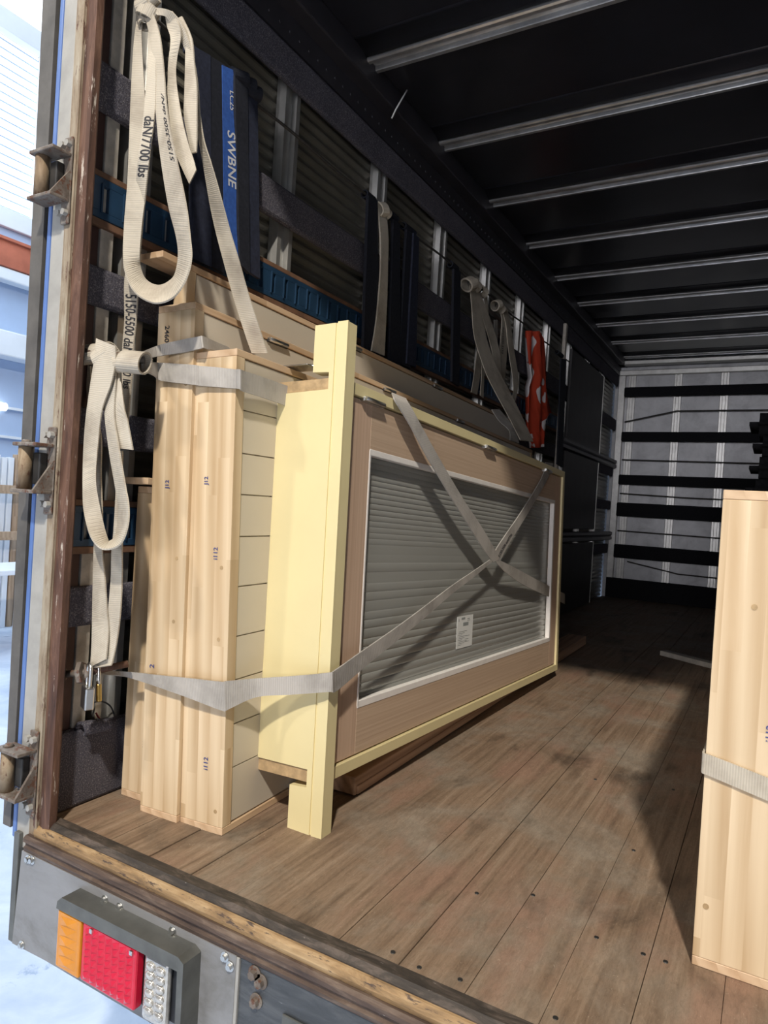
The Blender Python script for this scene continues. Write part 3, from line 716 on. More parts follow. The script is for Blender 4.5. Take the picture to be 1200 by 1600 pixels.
GR = [0.14, 0.238, 0.337, 0.435, 0.547, 0.66, 0.755, 0.848, 0.945]
dC = door_set((0.322, 0.193, 0.0, -2.8, 2.15, 0), 0.121, 2.40, 1.078, 0.02,
    'pine-framed cream panelled door set lying on edge, outermost of the stack beside the yellow frame', hinges=(0.30, 1.2), far_w=0.08,
    z_gr=GR, stamp=((-0.036, 0.607, 'i112', 0.0165), (-0.045, 0.136, 'i112', 0.0170), (-0.070, 0.775, 'J12', 0.015)))
hb = MB(); hb.box(-0.014, 0.004, 0.36, 0.50, 0.020, 0.030, 0.002); hh = hb.build('hinge', M['darksteel'], dC); MB().cyl((0.008, 0.25, 0.028), (0.008, 0.36, 0.028), 0.007, 12).build('knuckle', M['steel'], hh)
m = MB(); m.box(-0.03, 0.055, 0.20, 0.27, 1.0795, 1.0825, 0.001); br = m.build('latch_plate', M['steel'], dC, 'flat steel latch plate on the top jamb')
MB().cyl((0.025, 0.245, 1.088), (0.055, 0.275, 1.088), 0.005, 10).build('latch_pin', M['steel'], br)
dB = door_set((0.2000, 0.176, 0.0, -2.0, 1.75, 0), 0.114, 2.85, 1.188, 0.054,
    'pine-framed cream door set second from the outside, taller than the one in front', hinges=(0.27, 0.93, 1.62), far_w=0.060,
    z_gr=[0.2, 0.4, 0.6, 0.8], stamp=((-0.060, 0.76, 'J12', 0.016), (-0.085, 0.34, '2', 0.02)))
dA = door_set((0.050, 0.250, 0.763, -0.7, 0.5, 0.9), 0.082, 2.60, 0.555, 0.0,
    'low cream door set with horned pine frame at the back, topmost against the wall', hinges=(0.75, 1.45), head_w=0.042, horn=0.082, far_w=0.05)
dA2 = door_set((0.080, 0.206, 0.0, -1.2, 0.3, 0), 0.098, 0.50, 0.760, 0.0,
    'short pine-framed door set standing on the deck under the horned frame, nearest the wall', stamp=((-0.022, 0.13, 'J12', 0.016),))
# pencilled length on the second frame, vertical black figures
text_flat('2460', (-0.090, -0.0012, 1.140), (0, 0, -1), (1, 0, 0), 0.020, M['ink'], dB)
# nail plugs in the frame fronts
for root, pts in ((dB, [(-0.028, 0.60), (-0.030, 0.455), (-0.02, 1.0)]), (dC, [(-0.024, 0.59), (-0.026, 0.43), (-0.02, 0.05)])):
    for x, z in pts: MB().cyl((x, -0.0008, z), (x, 0.004, z), 0.0045, 10).build('nail_hole', M['brownend'], root)

# glazed unit with the yellow frame
D = empty('glazed_door_set'); place(D, 0.505, 0.313, 0.0, 0.3, 2.2, 2.3)
LD = 1.90
out = [(-0.196, 0.143), (-0.095, 0.143), (-0.048, 0.143), (-0.048, 0.103), (-0.095, 0.100), (-0.095, 0.0), (0, 0), (0, 1.170), (-0.093, 1.170), (-0.093, 1.058), (-0.047, 1.055), (-0.047, 1.015), (-0.196, 1.012)]
m = MB(); m.prism(out, lambda a, b, d: Vector((a, d, b)), 0.003, 0.038)
m.prism([(-0.196, 0.143), (-0.0345, 0.143), (-0.0345, 0.0), (-0.095, 0.0), (-0.095, 0.100), (-0.048, 0.103), (-0.048, 0.143)][:3] + [(-0.0345, 1.012), (-0.196, 1.012)] if False else [(-0.028, 0.0), (0.0, 0.0), (0.0, 1.172), (-0.028, 1.172)], lambda a, b, d: Vector((a, d, b)), -0.001, 0.004)
m.prism([(-0.090, 0.0), (-0.034, 0.0), (-0.034, 1.170), (-0.093, 1.170), (-0.093, 1.058), (-0.047, 1.055), (-0.047, 1.015), (-0.196, 1.012), (-0.196, 0.143), (-0.048, 0.143), (-0.048, 0.103), (-0.095, 0.100), (-0.095, 0.0)], lambda a, b, d: Vector((a, d, b)), 0.0, 0.0035)
m.build('head_jamb', M['yellow'], D)
for z0 in (1.014, 0.113):
    mm = MB(); mm.box(-0.196, -0.050, 0.004, LD, z0, z0 + 0.028, 0.001); o = mm.build('side_jamb', M['brownend'], D, 'side jamb with bare sawn end')
    mm = MB(); mm.box(-0.0497, -0.012, 0.0385, LD, z0, z0 + 0.028, 0.001); mm.box(-0.203, -0.0497, 0.0385, LD, z0 + (0.0281 if z0 > 1 else -0.002), z0 + (0.030 if z0 > 1 else -0.0001)); mm.build('jamb_face', M['yellow'], o, 'yellow painted face')
mm = MB(); mm.box(-0.196, -0.012, LD + 0.0005, LD + 0.03, 0.113, 1.042, 0.001); mm.build('threshold_jamb', M['yellow'], D)
lf = MB(); z0, z1, y0, y1 = 0.145, 1.010, 0.042, LD - 0.003; xf0, xf1 = -0.062, -0.020; st = 0.115; rl = 0.115
def rail(za, zb): lf.box(xf0, xf1, y0 , y1, za, zb, 0.0012)
leaf = empty('glazed_leaf'); leaf.parent = D
a = MB(); a.box(xf0, xf1, y0, y0 + st, z0, z1, 0.001); a.build('stile', M['rawstile'], leaf)
a = MB(); a.box(xf0, xf1, y1 - 0.090, y1, z0, z1, 0.001); a.build('stile', M['rawstile'], leaf)
a = MB(); a.box(xf0, xf1, y0 + st + 0.0003, y1 - 0.0903, z1 - rl, z1, 0.001); a.build('rail', M['rawwood'], leaf)
a = MB(); a.box(xf0, xf1, y0 + st + 0.0003, y1 - 0.0903, z0, z0 + rl, 0.001); a.build('rail', M['rawwood'], leaf)
gy0, gy1, gz0, gz1 = y0 + st, y1 - 0.09, z0 + rl, z1 - rl
a = MB(); bw = 0.014
for (ya, yb, za, zb) in ((gy0, gy1, gz1 - bw, gz1 + 0.002), (gy0, gy1, gz0 - 0.004, gz0 + bw), (gy0 - 0.002, gy0 + 0.006, gz0, gz1), (gy1 - bw, gy1 + 0.004, gz0, gz1)):
    a.box(-0.038, -0.0188, ya, yb, za, zb, 0.0015)
a.build('glazing_bead', M['white'], leaf, 'white sealant bead round the pane')
# reeded pane: flutes run the length of the leaf
def pane():
    m = MB(); prof = []; z = gz0; rr = random.Random(3); H = gz1 - gz0
    while z < gz1 - 0.001:
        t = (z - gz0) / H
        if t > 0.62: p, amp = 0.0150, 0.0020 * min(1.0, 0.35 + (t - 0.62) * 2.6)
        elif t > 0.36: p, amp = rr.uniform(0.016, 0.030), rr.choice((0.0002, 0.0003, 0.0012))
        else: p, amp = rr.uniform(0.020, 0.027), 0.0030 * min(1.0, 0.25 + (0.36 - t) * 3.4)
        p = min(p, gz1 - z)
        for k in range(8):
            q = k / 8
            prof.append((-0.0425 + amp * (math.sin(math.pi * q) ** 0.6 if 0 < q < 1 else 0), z + p * q))
        z += p
    prof.append((-0.0425, gz1))
    poly = prof + [(-0.048, gz1), (-0.048, gz0)]
    m.prism(poly, lambda a, b, d: Vector((a, d, b)), gy0 + 0.002, gy1 - 0.002, 0, False)
    return m.build('pane', M['glass'], leaf)
pane()
# label on the glass
lab = MB(); lx = -0.0400
ly, lz = 0.795, 0.328
lab.box(lx, lx + 0.0008, ly, ly + 0.135, lz, lz + 0.106); lb = lab.build('glass_label', M['paper'], leaf, 'small white printed label stuck on the pane')
a = MB()
for (ya, yb, za, zb) in ((0.05, 0.095, 0.083, 0.096),): a.box(lx + 0.0008, lx + 0.0012, ly + ya, ly + yb, lz + za * 0.87, lz + zb * 0.87)
for k in range(9):
    a.box(lx + 0.0008, lx + 0.0012, ly + 0.012 + 0.003 * (k % 3), ly + 0.045 + 0.02 * ((k * 7) % 3), lz + 0.010 + 0.0055 * k, lz + 0.0115 + 0.0055 * k)
for ya, yb, za, zb in ((0.035, 0.065, 0.108, 0.116), (0.085, 0.105, 0.107, 0.110), (0.085, 0.110, 0.101, 0.103), (0.012, 0.016, 0.102, 0.112), (0.07, 0.105, 0.02, 0.022), (0.07, 0.1, 0.03, 0.032), (0.075, 0.11, 0.042, 0.044)):
    a.box(lx + 0.0008, lx + 0.0012, ly + ya, ly + yb, lz + za * 0.87, lz + zb * 0.87)
for y_, z_, in ((0.055, 0.098), ): pass
a.build('printing', M['greyink'], lb)
for y in (0.10, 0.90, 1.60):
    h = hinge_part(D, -0.012, y, 1.0125, dark=False, ln=0.10)
tag(D, 'yellow-framed raw timber door set with reeded glass, lying on edge and strapped', 'glazed door set')

# slab of timber the glazed unit rests on
sl = MB(); sl.box(-0.105, 0.0, 0, 2.66, 0.003, 0.050, 0.003)
sl.box(-0.006, 0.004, 0.01, 2.65, 0.004, 0.026, 0.002)
o = sl.build('timber_bearer', M['slab']); place(o, 0.447, 0.545, 0.0, -0.8)
tag(o, 'rough brown timber bearer on the deck under the glazed door set', 'timber')

# right-hand crate
r = door_set((1.378, 0.333, 0.0, 0.0, 0.0, 0), 0.118, 2.1, 0.813, 0.0, 'pine-framed door set standing on the right side of the deck with a strap across it', z_gr=[0.2, 0.4, 0.6],
             stamp=((-0.020, 0.402, 'i112', 0.0165),))
r['group'] = 'pine-framed door set on the right'; del r['group']
for x, z in ((-0.102, 0.105), (-0.06, 0.62)): MB().cyl((x, -0.0008, z), (x, 0.004, z), 0.005, 10).build('nail_hole', M['brownend'], r)
# strap across it
rb = Ribbon([((1.2575, 0.95, 0.372), (1.2575, 0.95, 0.338)), ((1.2575, 0.6, 0.369), (1.2575, 0.6, 0.335)), ((1.2575, 0.36, 0.366), (1.2575, 0.36, 0.332)), ((1.2570, 0.3300, 0.364), (1.2570, 0.3300, 0.330)), ((1.268, 0.3298, 0.362), (1.268, 0.3298, 0.327)), ((1.32, 0.3295, 0.352), (1.32, 0.3295, 0.316)), ((1.40, 0.327, 0.335), (1.40, 0.327, 0.298)), ((1.60, 0.300, 0.29), (1.60, 0.300, 0.252))], 5)
m = MB(); rb.into(m); tag(m.build('ratchet_strap', M['web']), 'cream webbing strap drawn across the pine door set on the right', 'strap')

# folded black blankets beyond the right-hand crate
for k in range(12):
    z = 0.03 + k * 0.112; dx = 0.012 * math.sin(k * 2.1)
    bm = bmesh.new(); bmesh.ops.create_cube(bm, size=1)
    for v in bm.verts: v.co = Vector((1.21 + 0.3 + dx + v.co.x * 0.60, 3.2 + v.co.y * 0.45, z + v.co.z * 0.108 + 0.025))
    bmesh.ops.bevel(bm, geom=list(bm.edges), offset=0.045, segments=4, affect='EDGES')
    m = MB(); m.from_bm(bm, 0, True); o = m.build('moving_blanket', M['blanket'], loc=(1.51 + dx, 3.2, z - 0.029))
    tag(o, 'folded black blanket in the dark pile behind the right-hand pine door set', 'blanket', 'folded black blankets in a pile')
# offcut on the dark deck
p0, p1 = PZ(1036, 1024, 0), PZ(1112, 1044, 0)
o = MB(); o.box(0, (p1 - p0).length + 0.25, -0.03, 0.03, 0.002, 0.03, 0.004); o = o.build('timber_offcut', M['slab']); o.location = p0; o.rotation_euler = (0, 0, math.atan2(p1.y - p0.y, p1.x - p0.x))
o.data.materials[0] = M['palebar']
tag(o, 'pale timber offcut lying on the dark deck left of the right-hand door set', 'timber')

# ================================================================== STRAPS
def pairY(rows): return [(PY(a, b, y1), PY(c, d, y2)) for (a, b, c, d, y1, y2) in rows]
def pairX(rows): return [(PX(a, b, x1), PX(c, d, x2)) for (a, b, c, d, x1, x2) in rows]
def ring(mb, c, r, axis, w, e=1.0, turns=1, th=0.003, tilt=0.0):
    c = Vector(c); axis = norm(Vector(axis)); u = axis.orthogonal().normalized(); v = axis.cross(u); st = []
    n = 18
    for k in range(n + 1):
        a = 2 * math.pi * k / n
        p = c + u * math.cos(a) * r + v * math.sin(a) * r * e + axis * tilt * math.sin(a)
        st.append((p - axis * w / 2, p + axis * w / 2))
    Ribbon(st, 1, th, smooth=False).into(mb)

# -- big loop hanging at the rear left
yk = 0.115
L1 = Ribbon(pairY([(214, 34, 222, 34, yk, yk), (209, 70, 222, 70, .11, .12), (205, 140, 226, 140, .105, .12), (202, 220, 230, 215, .10, .12), (199, 290, 229, 290, .10, .12), (194, 350, 222, 350, .095, .12), (192, 400, 218, 398, .09, .12),
    (196, 426, 219, 416, .085, .13), (206, 450, 225, 433, .08, .135), (222, 466, 236, 443, .075, .14), (246, 474, 250, 446, .07, .14), (272, 464, 264, 440, .07, .135), (290, 438, 274, 428, .075, .13), (299, 405, 279, 400, .08, .12), (297, 370, 276, 370, .085, .115),
    (290, 315, 263, 318, .09, .11), (272, 230, 250, 235, .095, .105), (261, 170, 244, 170, .10, .105), (256, 105, 239, 105, .105, .108), (250, 55, 234, 55, .11, .11), (240, 22, 226, 26, yk, yk)]))
m = MB(); L1.into(m); s1 = m.build('lashing_strap', M['web'])
tag(s1, 'long cream webbing loop at the rear left hanging in front of the horned frame', 'strap', 'cream straps at the rear left')
text_on_ribbon(L1, '5150-3500 daN/', L1.len[-1] - 0.385, 0.044, 0.10, M['ink'], s1, flip=1, side=1, vflip=1, stretch=0.58)
# -- strand with the rated load
L2 = Ribbon(pairY([(232, 50, 242, 55, yk, yk), (231, 108, 244, 104, .101, .106), (228, 143, 244, 141, .098, .104), (225, 180, 242, 178, .096, .102), (221, 215, 238, 212, .094, .100), (216, 250, 234, 247, .096, .102), (213, 290, 229, 290, .112, .112), (210, 340, 224, 340, .125, .125), (202, 400, 219, 400, .13, .13),
    (195, 440, 217, 437, .13, .13), (195, 500, 213, 500, .13, .13), (192, 540, 209, 540, .13, .13), (191, 580, 207, 580, .13, .13), (193, 640, 202, 640, .13, .13), (190, 700, 198, 700, .13, .13)]))
m = MB(); L2.into(m); s2 = m.build('lashing_strap', M['web'])
tag(s2, 'cream webbing strand printed with its load rating, hanging behind the big loop', 'strap', 'cream straps at the rear left')
text_on_ribbon(L2, 'daN/7700 lbs', 0.205, 0.040, 0.15, M['ink'], s2, stretch=0.62)
text_on_ribbon(L2, '5150-5500 daN/7700 lbs', 0.60, 0.036, 0.15, M['ink'], s2, stretch=0.62)
# -- short tail end
L3 = Ribbon(pairY([(258, 20, 270, 18, .13, .13), (262, 42, 280, 40, .135, .13), (267, 62, 283, 58, .13, .135), (263, 95, 277, 90, .125, .14), (262, 120, 275, 118, .12, .135), (262, 160, 280, 158, .12, .13), (266, 200, 287, 196, .12, .13), (272, 232, 295, 226, .12, .13), (284, 262, 303, 250, .12, .13), (296, 288, 307, 266, .12, .13)]))
m = MB(); L3.into(m); tag(m.build('lashing_strap', M['web']), 'short cream strap tail with a cut end beside the big loop', 'strap', 'cream straps at the rear left')
L4 = Ribbon(pairY([(276, 30, 285, 26, .15, .15), (289, 62, 300, 60, .15, .15), (290, 100, 304, 98, .15, .15), (289, 140, 308, 138, .15, .15), (288, 180, 308, 180, .15, .15), (294, 215, 308, 213, .15, .15), (300, 240, 307, 238, .15, .15)]))
m = MB(); L4.into(m); tag(m.build('lashing_strap', M['web']), 'folded cream strap end hanging just right of the short tail', 'strap', 'cream straps at the rear left')
# -- long one running down between the door sets
L5 = Ribbon(pairY([(238, 12, 246, 24, .12, .12), (262, 15, 259, 26, .12, .125), (278, 28, 270, 40, .13, .135), (290, 50, 281, 60, .14, .145), (300, 80, 292, 84, .15, .155), (306, 110, 299, 113, .16, .165), (310, 145, 305, 146, .17, .175), (313, 182, 307, 185, .18, .185), (319, 220, 310, 214, .19, .195),
    (329, 252, 317, 252, .20, .205), (338, 282, 323, 288, .215, .22), (349, 322, 329, 322, .23, .235), (360, 362, 338, 364, .25, .25), (372, 402, 348, 402, .26, .26), (389, 462, 365, 464, .28, .28), (408, 520, 384, 524, .30, .30), (418, 552, 394, 552, .31, .31)]))
m = MB(); L5.into(m); tag(m.build('lashing_strap', M['web']), 'cream strap running from the top knot down over the door sets', 'strap', 'cream straps at the rear left')
# knot of the top bundle, on its own hook
m = MB(); c = PY(230, 22, 0.118)
ring(m, c + Vector((0, 0, 0.004)), 0.020, (0.3, 0.2, 1), 0.030, 0.7, th=0.005); ring(m, c + Vector((-0.006, 0, 0.02)), 0.018, (1, 0.1, 0.25), 0.035, 0.9, th=0.005); ring(m, c + Vector((0.010, 0, -0.004)), 0.017, (0.4, 0.2, 1), 0.026, 0.9, th=0.004); ring(m, c + Vector((-0.012, 0.004, -0.012)), 0.014, (-0.5, 0.2, 1), 0.026, 0.9, th=0.004)
ring(m, c + Vector((0.008, 0.004, 0.030)), 0.016, (0.9, 0.1, 0.6), 0.03, 0.8, th=0.004)
tag(m.build('strap_knot', M['web']), 'knotted cream webbing bunch at the very top left where the straps are tied', 'knot')

# -- middle bundle tied to the bar at half height
K = PY(172, 556, 0.06)
m = MB()
ring(m, PY(146, 553, .05), 0.024, (1, 0.3, 0.12), 0.050, 0.8, th=0.004, tilt=0.006); ring(m, PY(166, 557, .05), 0.028, (1, 0.2, 0.5), 0.040, 0.85, th=0.004)
ring(m, PY(210, 566, .055), 0.026, (1, 0.25, -0.08), 0.055, 0.8, th=0.004); ring(m, PY(192, 566, .05), 0.020, (1, 0.5, 0.3), 0.03, 0.9, th=0.004)
o = m.build('strap_knot', M['web']); tag(o, 'thick cream webbing knot tied round the bar at mid height by the rusty post', 'knot')
MB().cyl(PY(128, 549, .03), PY(228, 563, .08), 0.009, 12).build('tie_bar', M['hingesteel'], o)
Q = 0.035
L6 = Ribbon(pairY([(151, 529, 181, 541, .03, .03), (148, 560, 181, 565, .025, .03), (142, 600, 174, 600, .025, .03), (135, 650, 160, 640, .025, .03), (131, 700, 154, 690, .025, .035), (129, 760, 150, 750, .02, .04), (131, 800, 157, 795, .02, .045), (140, 835, 164, 828, .015, .05), (155, 855, 169, 845, .01, .055), (172, 858, 171, 846, .01, .06), (190, 848, 179, 840, .015, .06), (200, 820, 184, 820, .02, .06), (201, 790, 185, 790, .025, .055), (196, 760, 181, 762, .03, .05), (186, 700, 171, 704, .035, .045), (179, 650, 164, 640, .04, .04), (181, 600, 171, 600, .04, .04), (181, 565, 172, 565, .04, .04)]))
m = MB(); L6.into(m); tag(m.build('lashing_strap', M['web']), 'cream strap loop hanging from the mid-height knot in front of the lower blue rail', 'strap', 'cream straps at the lower rear left')
L7 = Ribbon(pairY([(182, 575, 190, 600, .05, .05), (182, 610, 195, 640, .045, .045), (181, 650, 200, 660, .045, .045), (182, 700, 208, 703, .045, .045)], ))
m = MB(); L7.into(m); tag(m.build('lashing_strap', M['web']), 'short cream strap tail with a square cut end below the mid-height knot', 'strap', 'cream straps at the lower rear left')
L8 = Ribbon(pairY([(136, 570, 142, 572, .07, .07), (137, 620, 144, 620, .07, .07), (150, 680, 158, 680, .07, .07), (152, 740, 158, 740, .07, .07), (150, 800, 160, 800, .07, .07), (147, 860, 160, 860, .07, .07), (146, 900, 164, 900, .07, .07), (145, 950, 168, 960, .07, .07), (144, 1000, 170, 985, .065, .07), (142, 1042, 166, 1030, .06, .06)]))
L9 = Ribbon(pairY([(184, 705, 192, 705, .075, .075), (181, 780, 190, 780, .075, .075), (178, 830, 192, 830, .075, .075), (175, 860, 191, 858, .075, .075), (174, 900, 191, 900, .075, .075), (170, 950, 189, 950, .075, .075), (166, 985, 184, 995, .075, .075), (152, 1030, 176, 1034, .07, .07), (146, 1044, 172, 1040, .065, .065)]))
for LL, la in ((L8, 'left'), (L9, 'right')):
    m = MB(); LL.into(m); tag(m.build('lashing_strap', M['web']), 'cream strap leg running down to the padlocked bar, %s one of the pair' % la, 'strap', 'cream straps at the lower rear left')
# -- two straps from the mid knot round the door sets
U1 = Ribbon(pairY([(212, 556, 212, 566, .06, .06), (226, 548, 228, 561, .10, .10), (250, 539, 252, 556, .15, .15), (285, 531, 287, 551, .168, .168), (311, 526, 313, 545, .166, .166), (318, 526, 320, 544, .172, .172), (345, 538, 347, 552, .26, .26), (380, 551, 381, 562, .37, .37), (430, 566, 432, 575, .52, .52)]), 4)
m = MB(); U1.into(m); tag(m.build('lashing_strap', M['webgrey']), 'upper greyed strap from the mid knot round the second door set', 'strap', 'straps drawn round the door sets')
U2 = Ribbon([(PY(a, b, y1), PY(c, d, y2)) for (a, b, c, d, y1, y2) in [(222, 568, 222, 578, .07, .07), (240, 566, 242, 588, .135, .135), (252, 567, 252, 595, .162, .162), (300, 570, 300, 601, .168, .168), (314, 572, 314, 603, .176, .176), (340, 574, 340, 605, .181, .181), (366, 577, 366, 607, .185, .185)]] +
            [(PX(a, b, x), PX(c, d, x)) for (a, b, c, d, x) in [(374, 577, 374, 608, .3045), (382, 580, 381, 612, .3045), (410, 589, 409, 621, .300), (446, 602, 446, 634, .296), (480, 614, 480, 648, .292)]], 4)
m = MB(); U2.into(m); tag(m.build('lashing_strap', M['webgrey']), 'greyed strap stretched across the fronts of the pine frames near their top', 'strap', 'straps drawn round the door sets')
# -- low strap from the padlocked bar, round the frames and the yellow unit, up to the crossing
U3 = Ribbon([(PY(a, b, y1), PY(c, d, y2)) for (a, b, c, d, y1, y2) in [(150, 1048, 150, 1054, .07, .07), (175, 1049, 178, 1055, .12, .12), (205, 1050, 206, 1060, .155, .155), (250, 1055, 252, 1075, .158, .158), (300, 1060, 302, 1093, .168, .168), (344, 1065, 347, 1110, .180, .180), (356, 1064, 357, 1108, .188, .188), (400, 1060, 401, 1089, .245, .245), (460, 1056, 460, 1085, .29, .29), (512, 1051, 513, 1081, .309, .309)]] +
            [(PX(a, b, x), PX(c, d, x)) for (a, b, c, d, x) in [(525, 1046, 526, 1079, .505), (566, 1017, 567, 1044, .500), (618, 981, 621, 1000, .496), (660, 950, 662, 966, .494), (706, 915, 708, 926, .492), (740, 892, 742, 900, .490), (766, 874, 769, 877, .489)]], 5)
m = MB(); U3.into(m); u3 = m.build('lashing_strap', M['webgrey'])
tag(u3, 'low strap from the padlocked bar round the pine fronts and yellow head to the crossing', 'strap', 'straps drawn round the door sets')
U4 = Ribbon(pairX([(612, 614, 634, 623, .40, .40), (614, 619, 637, 629, .452, .452), (618, 628, 641, 635, .468, .468), (640, 664, 657, 664, .478, .478), (667, 714, 683, 711, .482, .482), (705, 778, 721, 776, .486, .486), (735, 826, 750, 820, .488, .488), (759, 864, 772, 857, .490, .490), (770, 878, 780, 874, .490, .490)]), 5)
m = MB(); U4.into(m); tag(m.build('lashing_strap', M['webgrey']), 'strap slanting down the glass from the top edge to the crossing point', 'strap', 'straps drawn round the door sets')
U5 = Ribbon(pairX([(852, 722, 864, 724, .445, .445), (848, 742, 857, 745, .462, .462), (834, 768, 842, 772, .470, .470), (810, 806, 819, 811, .478, .478), (788, 838, 798, 844, .484, .484), (774, 860, 785, 868, .487, .487), (772, 872, 780, 880, .488, .488)]), 5)
m = MB(); U5.into(m); u5 = m.build('lashing_strap', M['webgrey'])
text_on_ribbon(U5, '5150-3500 daN/7700', U5.len[-1] - 0.015, 0.030, 0.75, M['ink'], u5, flip=-1, side=1, stretch=0.62, vflip=-1)
text_on_ribbon(U5, '5150-3500 daN/7700', U5.len[-1] - 0.015, 0.030, 0.75, M['ink'], u5, flip=-1, side=-1, stretch=0.62, vflip=-1)
tag(u5, 'printed strap rising from the crossing to the far top corner of the glazed unit', 'strap', 'straps drawn round the door sets')
U6 = Ribbon(pairX([(772, 872, 776, 880, .4895, .4895), (790, 880, 792, 896, .488, .488), (815, 893, 818, 914, .482, .482), (850, 912, 852, 930, .474, .474), (876, 925, 877, 941, .462, .462), (882, 928, 882, 944, .445, .445)]), 5)
m = MB(); U6.into(m); tag(m.build('lashing_strap', M['webgrey']), 'dark greyed strap from the crossing to the far end of the glazed unit', 'strap', 'straps drawn round the door sets')

# -- bar end with padlocks
o = empty('lock_bar', Matrix.Translation(PY(140, 1052, .06)))
b0 = PY(140, 1052, .06)
def rel(u, v, y): return PY(u, v, y) - b0
m = MB(); m.cyl(rel(97, 1054, .035), rel(140, 1050, .055), 0.008, 12); m.cyl(rel(96, 1054, .033), rel(102, 1054, .037), 0.013, 12); m.cyl(rel(124, 1052, .045), rel(131, 1051, .05), 0.026, 6, smooth=False); m.cyl(rel(131, 1051, .05), rel(140, 1050, .06), 0.018, 16)
m.build('threaded_bolt', M['hingesteel'], o)
MB().cyl(rel(140, 1050, .062), rel(200, 1037, .13), 0.008, 12).build('bar', M['rustpost'], o)
tag(o, 'rusty bolted bar near the bottom left that the straps are tied to', 'bar')
def padlock(u, v, y, w, h, d, tiltdeg, body, label):
    c = PY(u, v, y); r = empty('padlock', Matrix.Translation(c) @ Matrix.Rotation(rad(-22), 4, 'Z') @ Matrix.Rotation(rad(tiltdeg), 4, 'Y'))
    m = MB(); m.box(-w / 2, w / 2, -d / 2, d / 2, -h, 0, 0.003); m.build('body', body, r)
    P = []; q = w * 0.32
    for k in range(5): P.append((-q, 0, -0.002 + k * 0.010))
    for k in range(1, 12): a = math.pi - math.pi * k / 12; P.append((q * math.cos(a), 0, 0.038 + q * math.sin(a)))
    for k in range(5)[::-1]: P.append((q, 0, -0.002 + k * 0.010))
    MB().tube(P, 0.0042, 10).build('shackle', M['steel'], r)
    tag(r, label, 'padlock', 'padlocks on the bar')
padlock(138, 1072, .045, 0.036, 0.050, 0.020, 2, M['steel'], 'silver padlock hanging from the bar at the lower left')
padlock(154, 1068, .075, 0.016, 0.040, 0.010, -14, M['brass'], 'brass padlock hanging from the bar beside the silver one')
# thin cables behind
m = MB(); P = [PX(u, v, -0.06) for u, v in [(128, 1122), (133, 1108), (146, 1098), (160, 1096), (172, 1103), (178, 1115)]]; m.tube(catmull(P, 4), 0.002, 6)
tag(m.build('cable', M['lampback']), 'thin black cable looped on the wall below the padlocks', 'cable')
m = MB(); P = [PX(u, v, -0.05) for u, v in [(150, 1114), (155, 1122), (166, 1128), (178, 1126), (188, 1122), (194, 1118)]]; m.tube(catmull(P, 4), 0.002, 6)
tag(m.build('cable', simple('red_wire', (0.35, 0.04, 0.05), 0.5)), 'thin red wire on the wall above the torn carpet', 'cable')

# -- dark and blue straps hanging in the first bay
def hanging(u0, u1, vt0, vt1, ub0, ub1, vb0, vb1, x, mt, label, group, th=0.010, text=None, wav=0.0):
    rows = []
    for k in range(7):
        t = k / 6; w_ = wav * math.sin(k * 1.7)
        rows.append((PX(u0 + (ub0 - u0) * t, vt0 + (vb0 - vt0) * t, x + w_), PX(u1 + (ub1 - u1) * t, vt1 + (vb1 - vt1) * t, x + w_ * 0.5)))
    rb = Ribbon(rows, 3, th); m = MB(); rb.into(m)
    # loop over the rope
    c = (rows[0][0] + rows[0][1]) / 2; w = (rows[0][0] - rows[0][1]).length
    ring(m, Vector((-0.030, c.y, 1.880)), 0.013, (0, 1, 0), w * 0.95, 1.0, th=0.005)
    o = m.build('hanging_strap', mt); tag(o, label, 'strap', group)
    return o, rb
g = 'dark straps hanging in the first bay'
hanging(298, 326, 72, 88, 298, 328, 404, 418, -0.016, M['navyweb'], 'navy black strap hanging from the wall rope, widest at the left of the first bunch', g, 0.014, wav=0.002)
hanging(325, 349, 88, 102, 327, 348, 415, 428, -0.017, M['blackweb'], 'black strap hanging immediately left of the blue one', g, 0.012)
o, rb = hanging(346, 368, 102, 112, 350, 374, 405, 420, -0.012, M['blueweb'], 'bright blue strap with white lettering hanging among black ones', g, 0.006)
text_on_ribbon(rb, 'LC25', 0.055, 0.026, 0.5, M['whiteink'], o, stretch=0.9, shear=0)
text_on_ribbon(rb, 'SWBNE', 0.16, 0.044, 0.30, M['whiteink'], o, stretch=1.0, shear=0)
hanging(364, 384, 118, 128, 372, 388, 412, 428, -0.010, M['blackweb'], 'black strap hanging immediately right of the blue one', g, 0.014, wav=0.003)
hanging(383, 400, 130, 150, 386, 404, 424, 436, -0.014, M['navyweb'], 'dark strap at the right end of the first hanging bunch', g, 0.012)
m = MB()
for u, v in ((372, 122), (384, 132), (393, 145)): ring(m, PX(u, v, -0.016), 0.016, (0.2, 1, 0.2), 0.05, 0.9, th=0.012)
tag(m.build('strap_knot', M['blackweb']), 'black knotted webbing on the rope right of the blue strap', 'knot')
g = 'straps hanging in the second bay'
hanging(574, 588, 305, 314, 566, 590, 545, 556, -0.016, M['blackweb'], 'black strap hanging left of the cream one in the second bay', g, 0.012)
rb = Ribbon(pairX([(589, 316, 600, 318, -.02, -.02), (592, 345, 604, 345, -.01, -.01), (594, 375, 606, 378, -.005, -.005), (594, 420, 605, 425, -.005, -.005), (591, 465, 604, 470, -.005, -.005), (587, 505, 602, 510, -.005, -.005), (580, 548, 600, 556, 0, 0)]), 4, 0.006)
m = MB(); rb.into(m)
ring(m, PX(595, 327, -0.018), 0.022, (0.2, 1, 0.3), 0.035, 1.3, th=0.006); ring(m, PX(602, 332, -0.022), 0.018, (0.2, 1, -0.3), 0.030, 1.3, th=0.005)
tag(m.build('hanging_strap', M['web']), 'single cream strap hanging among black ones in the second bay', 'strap', g)
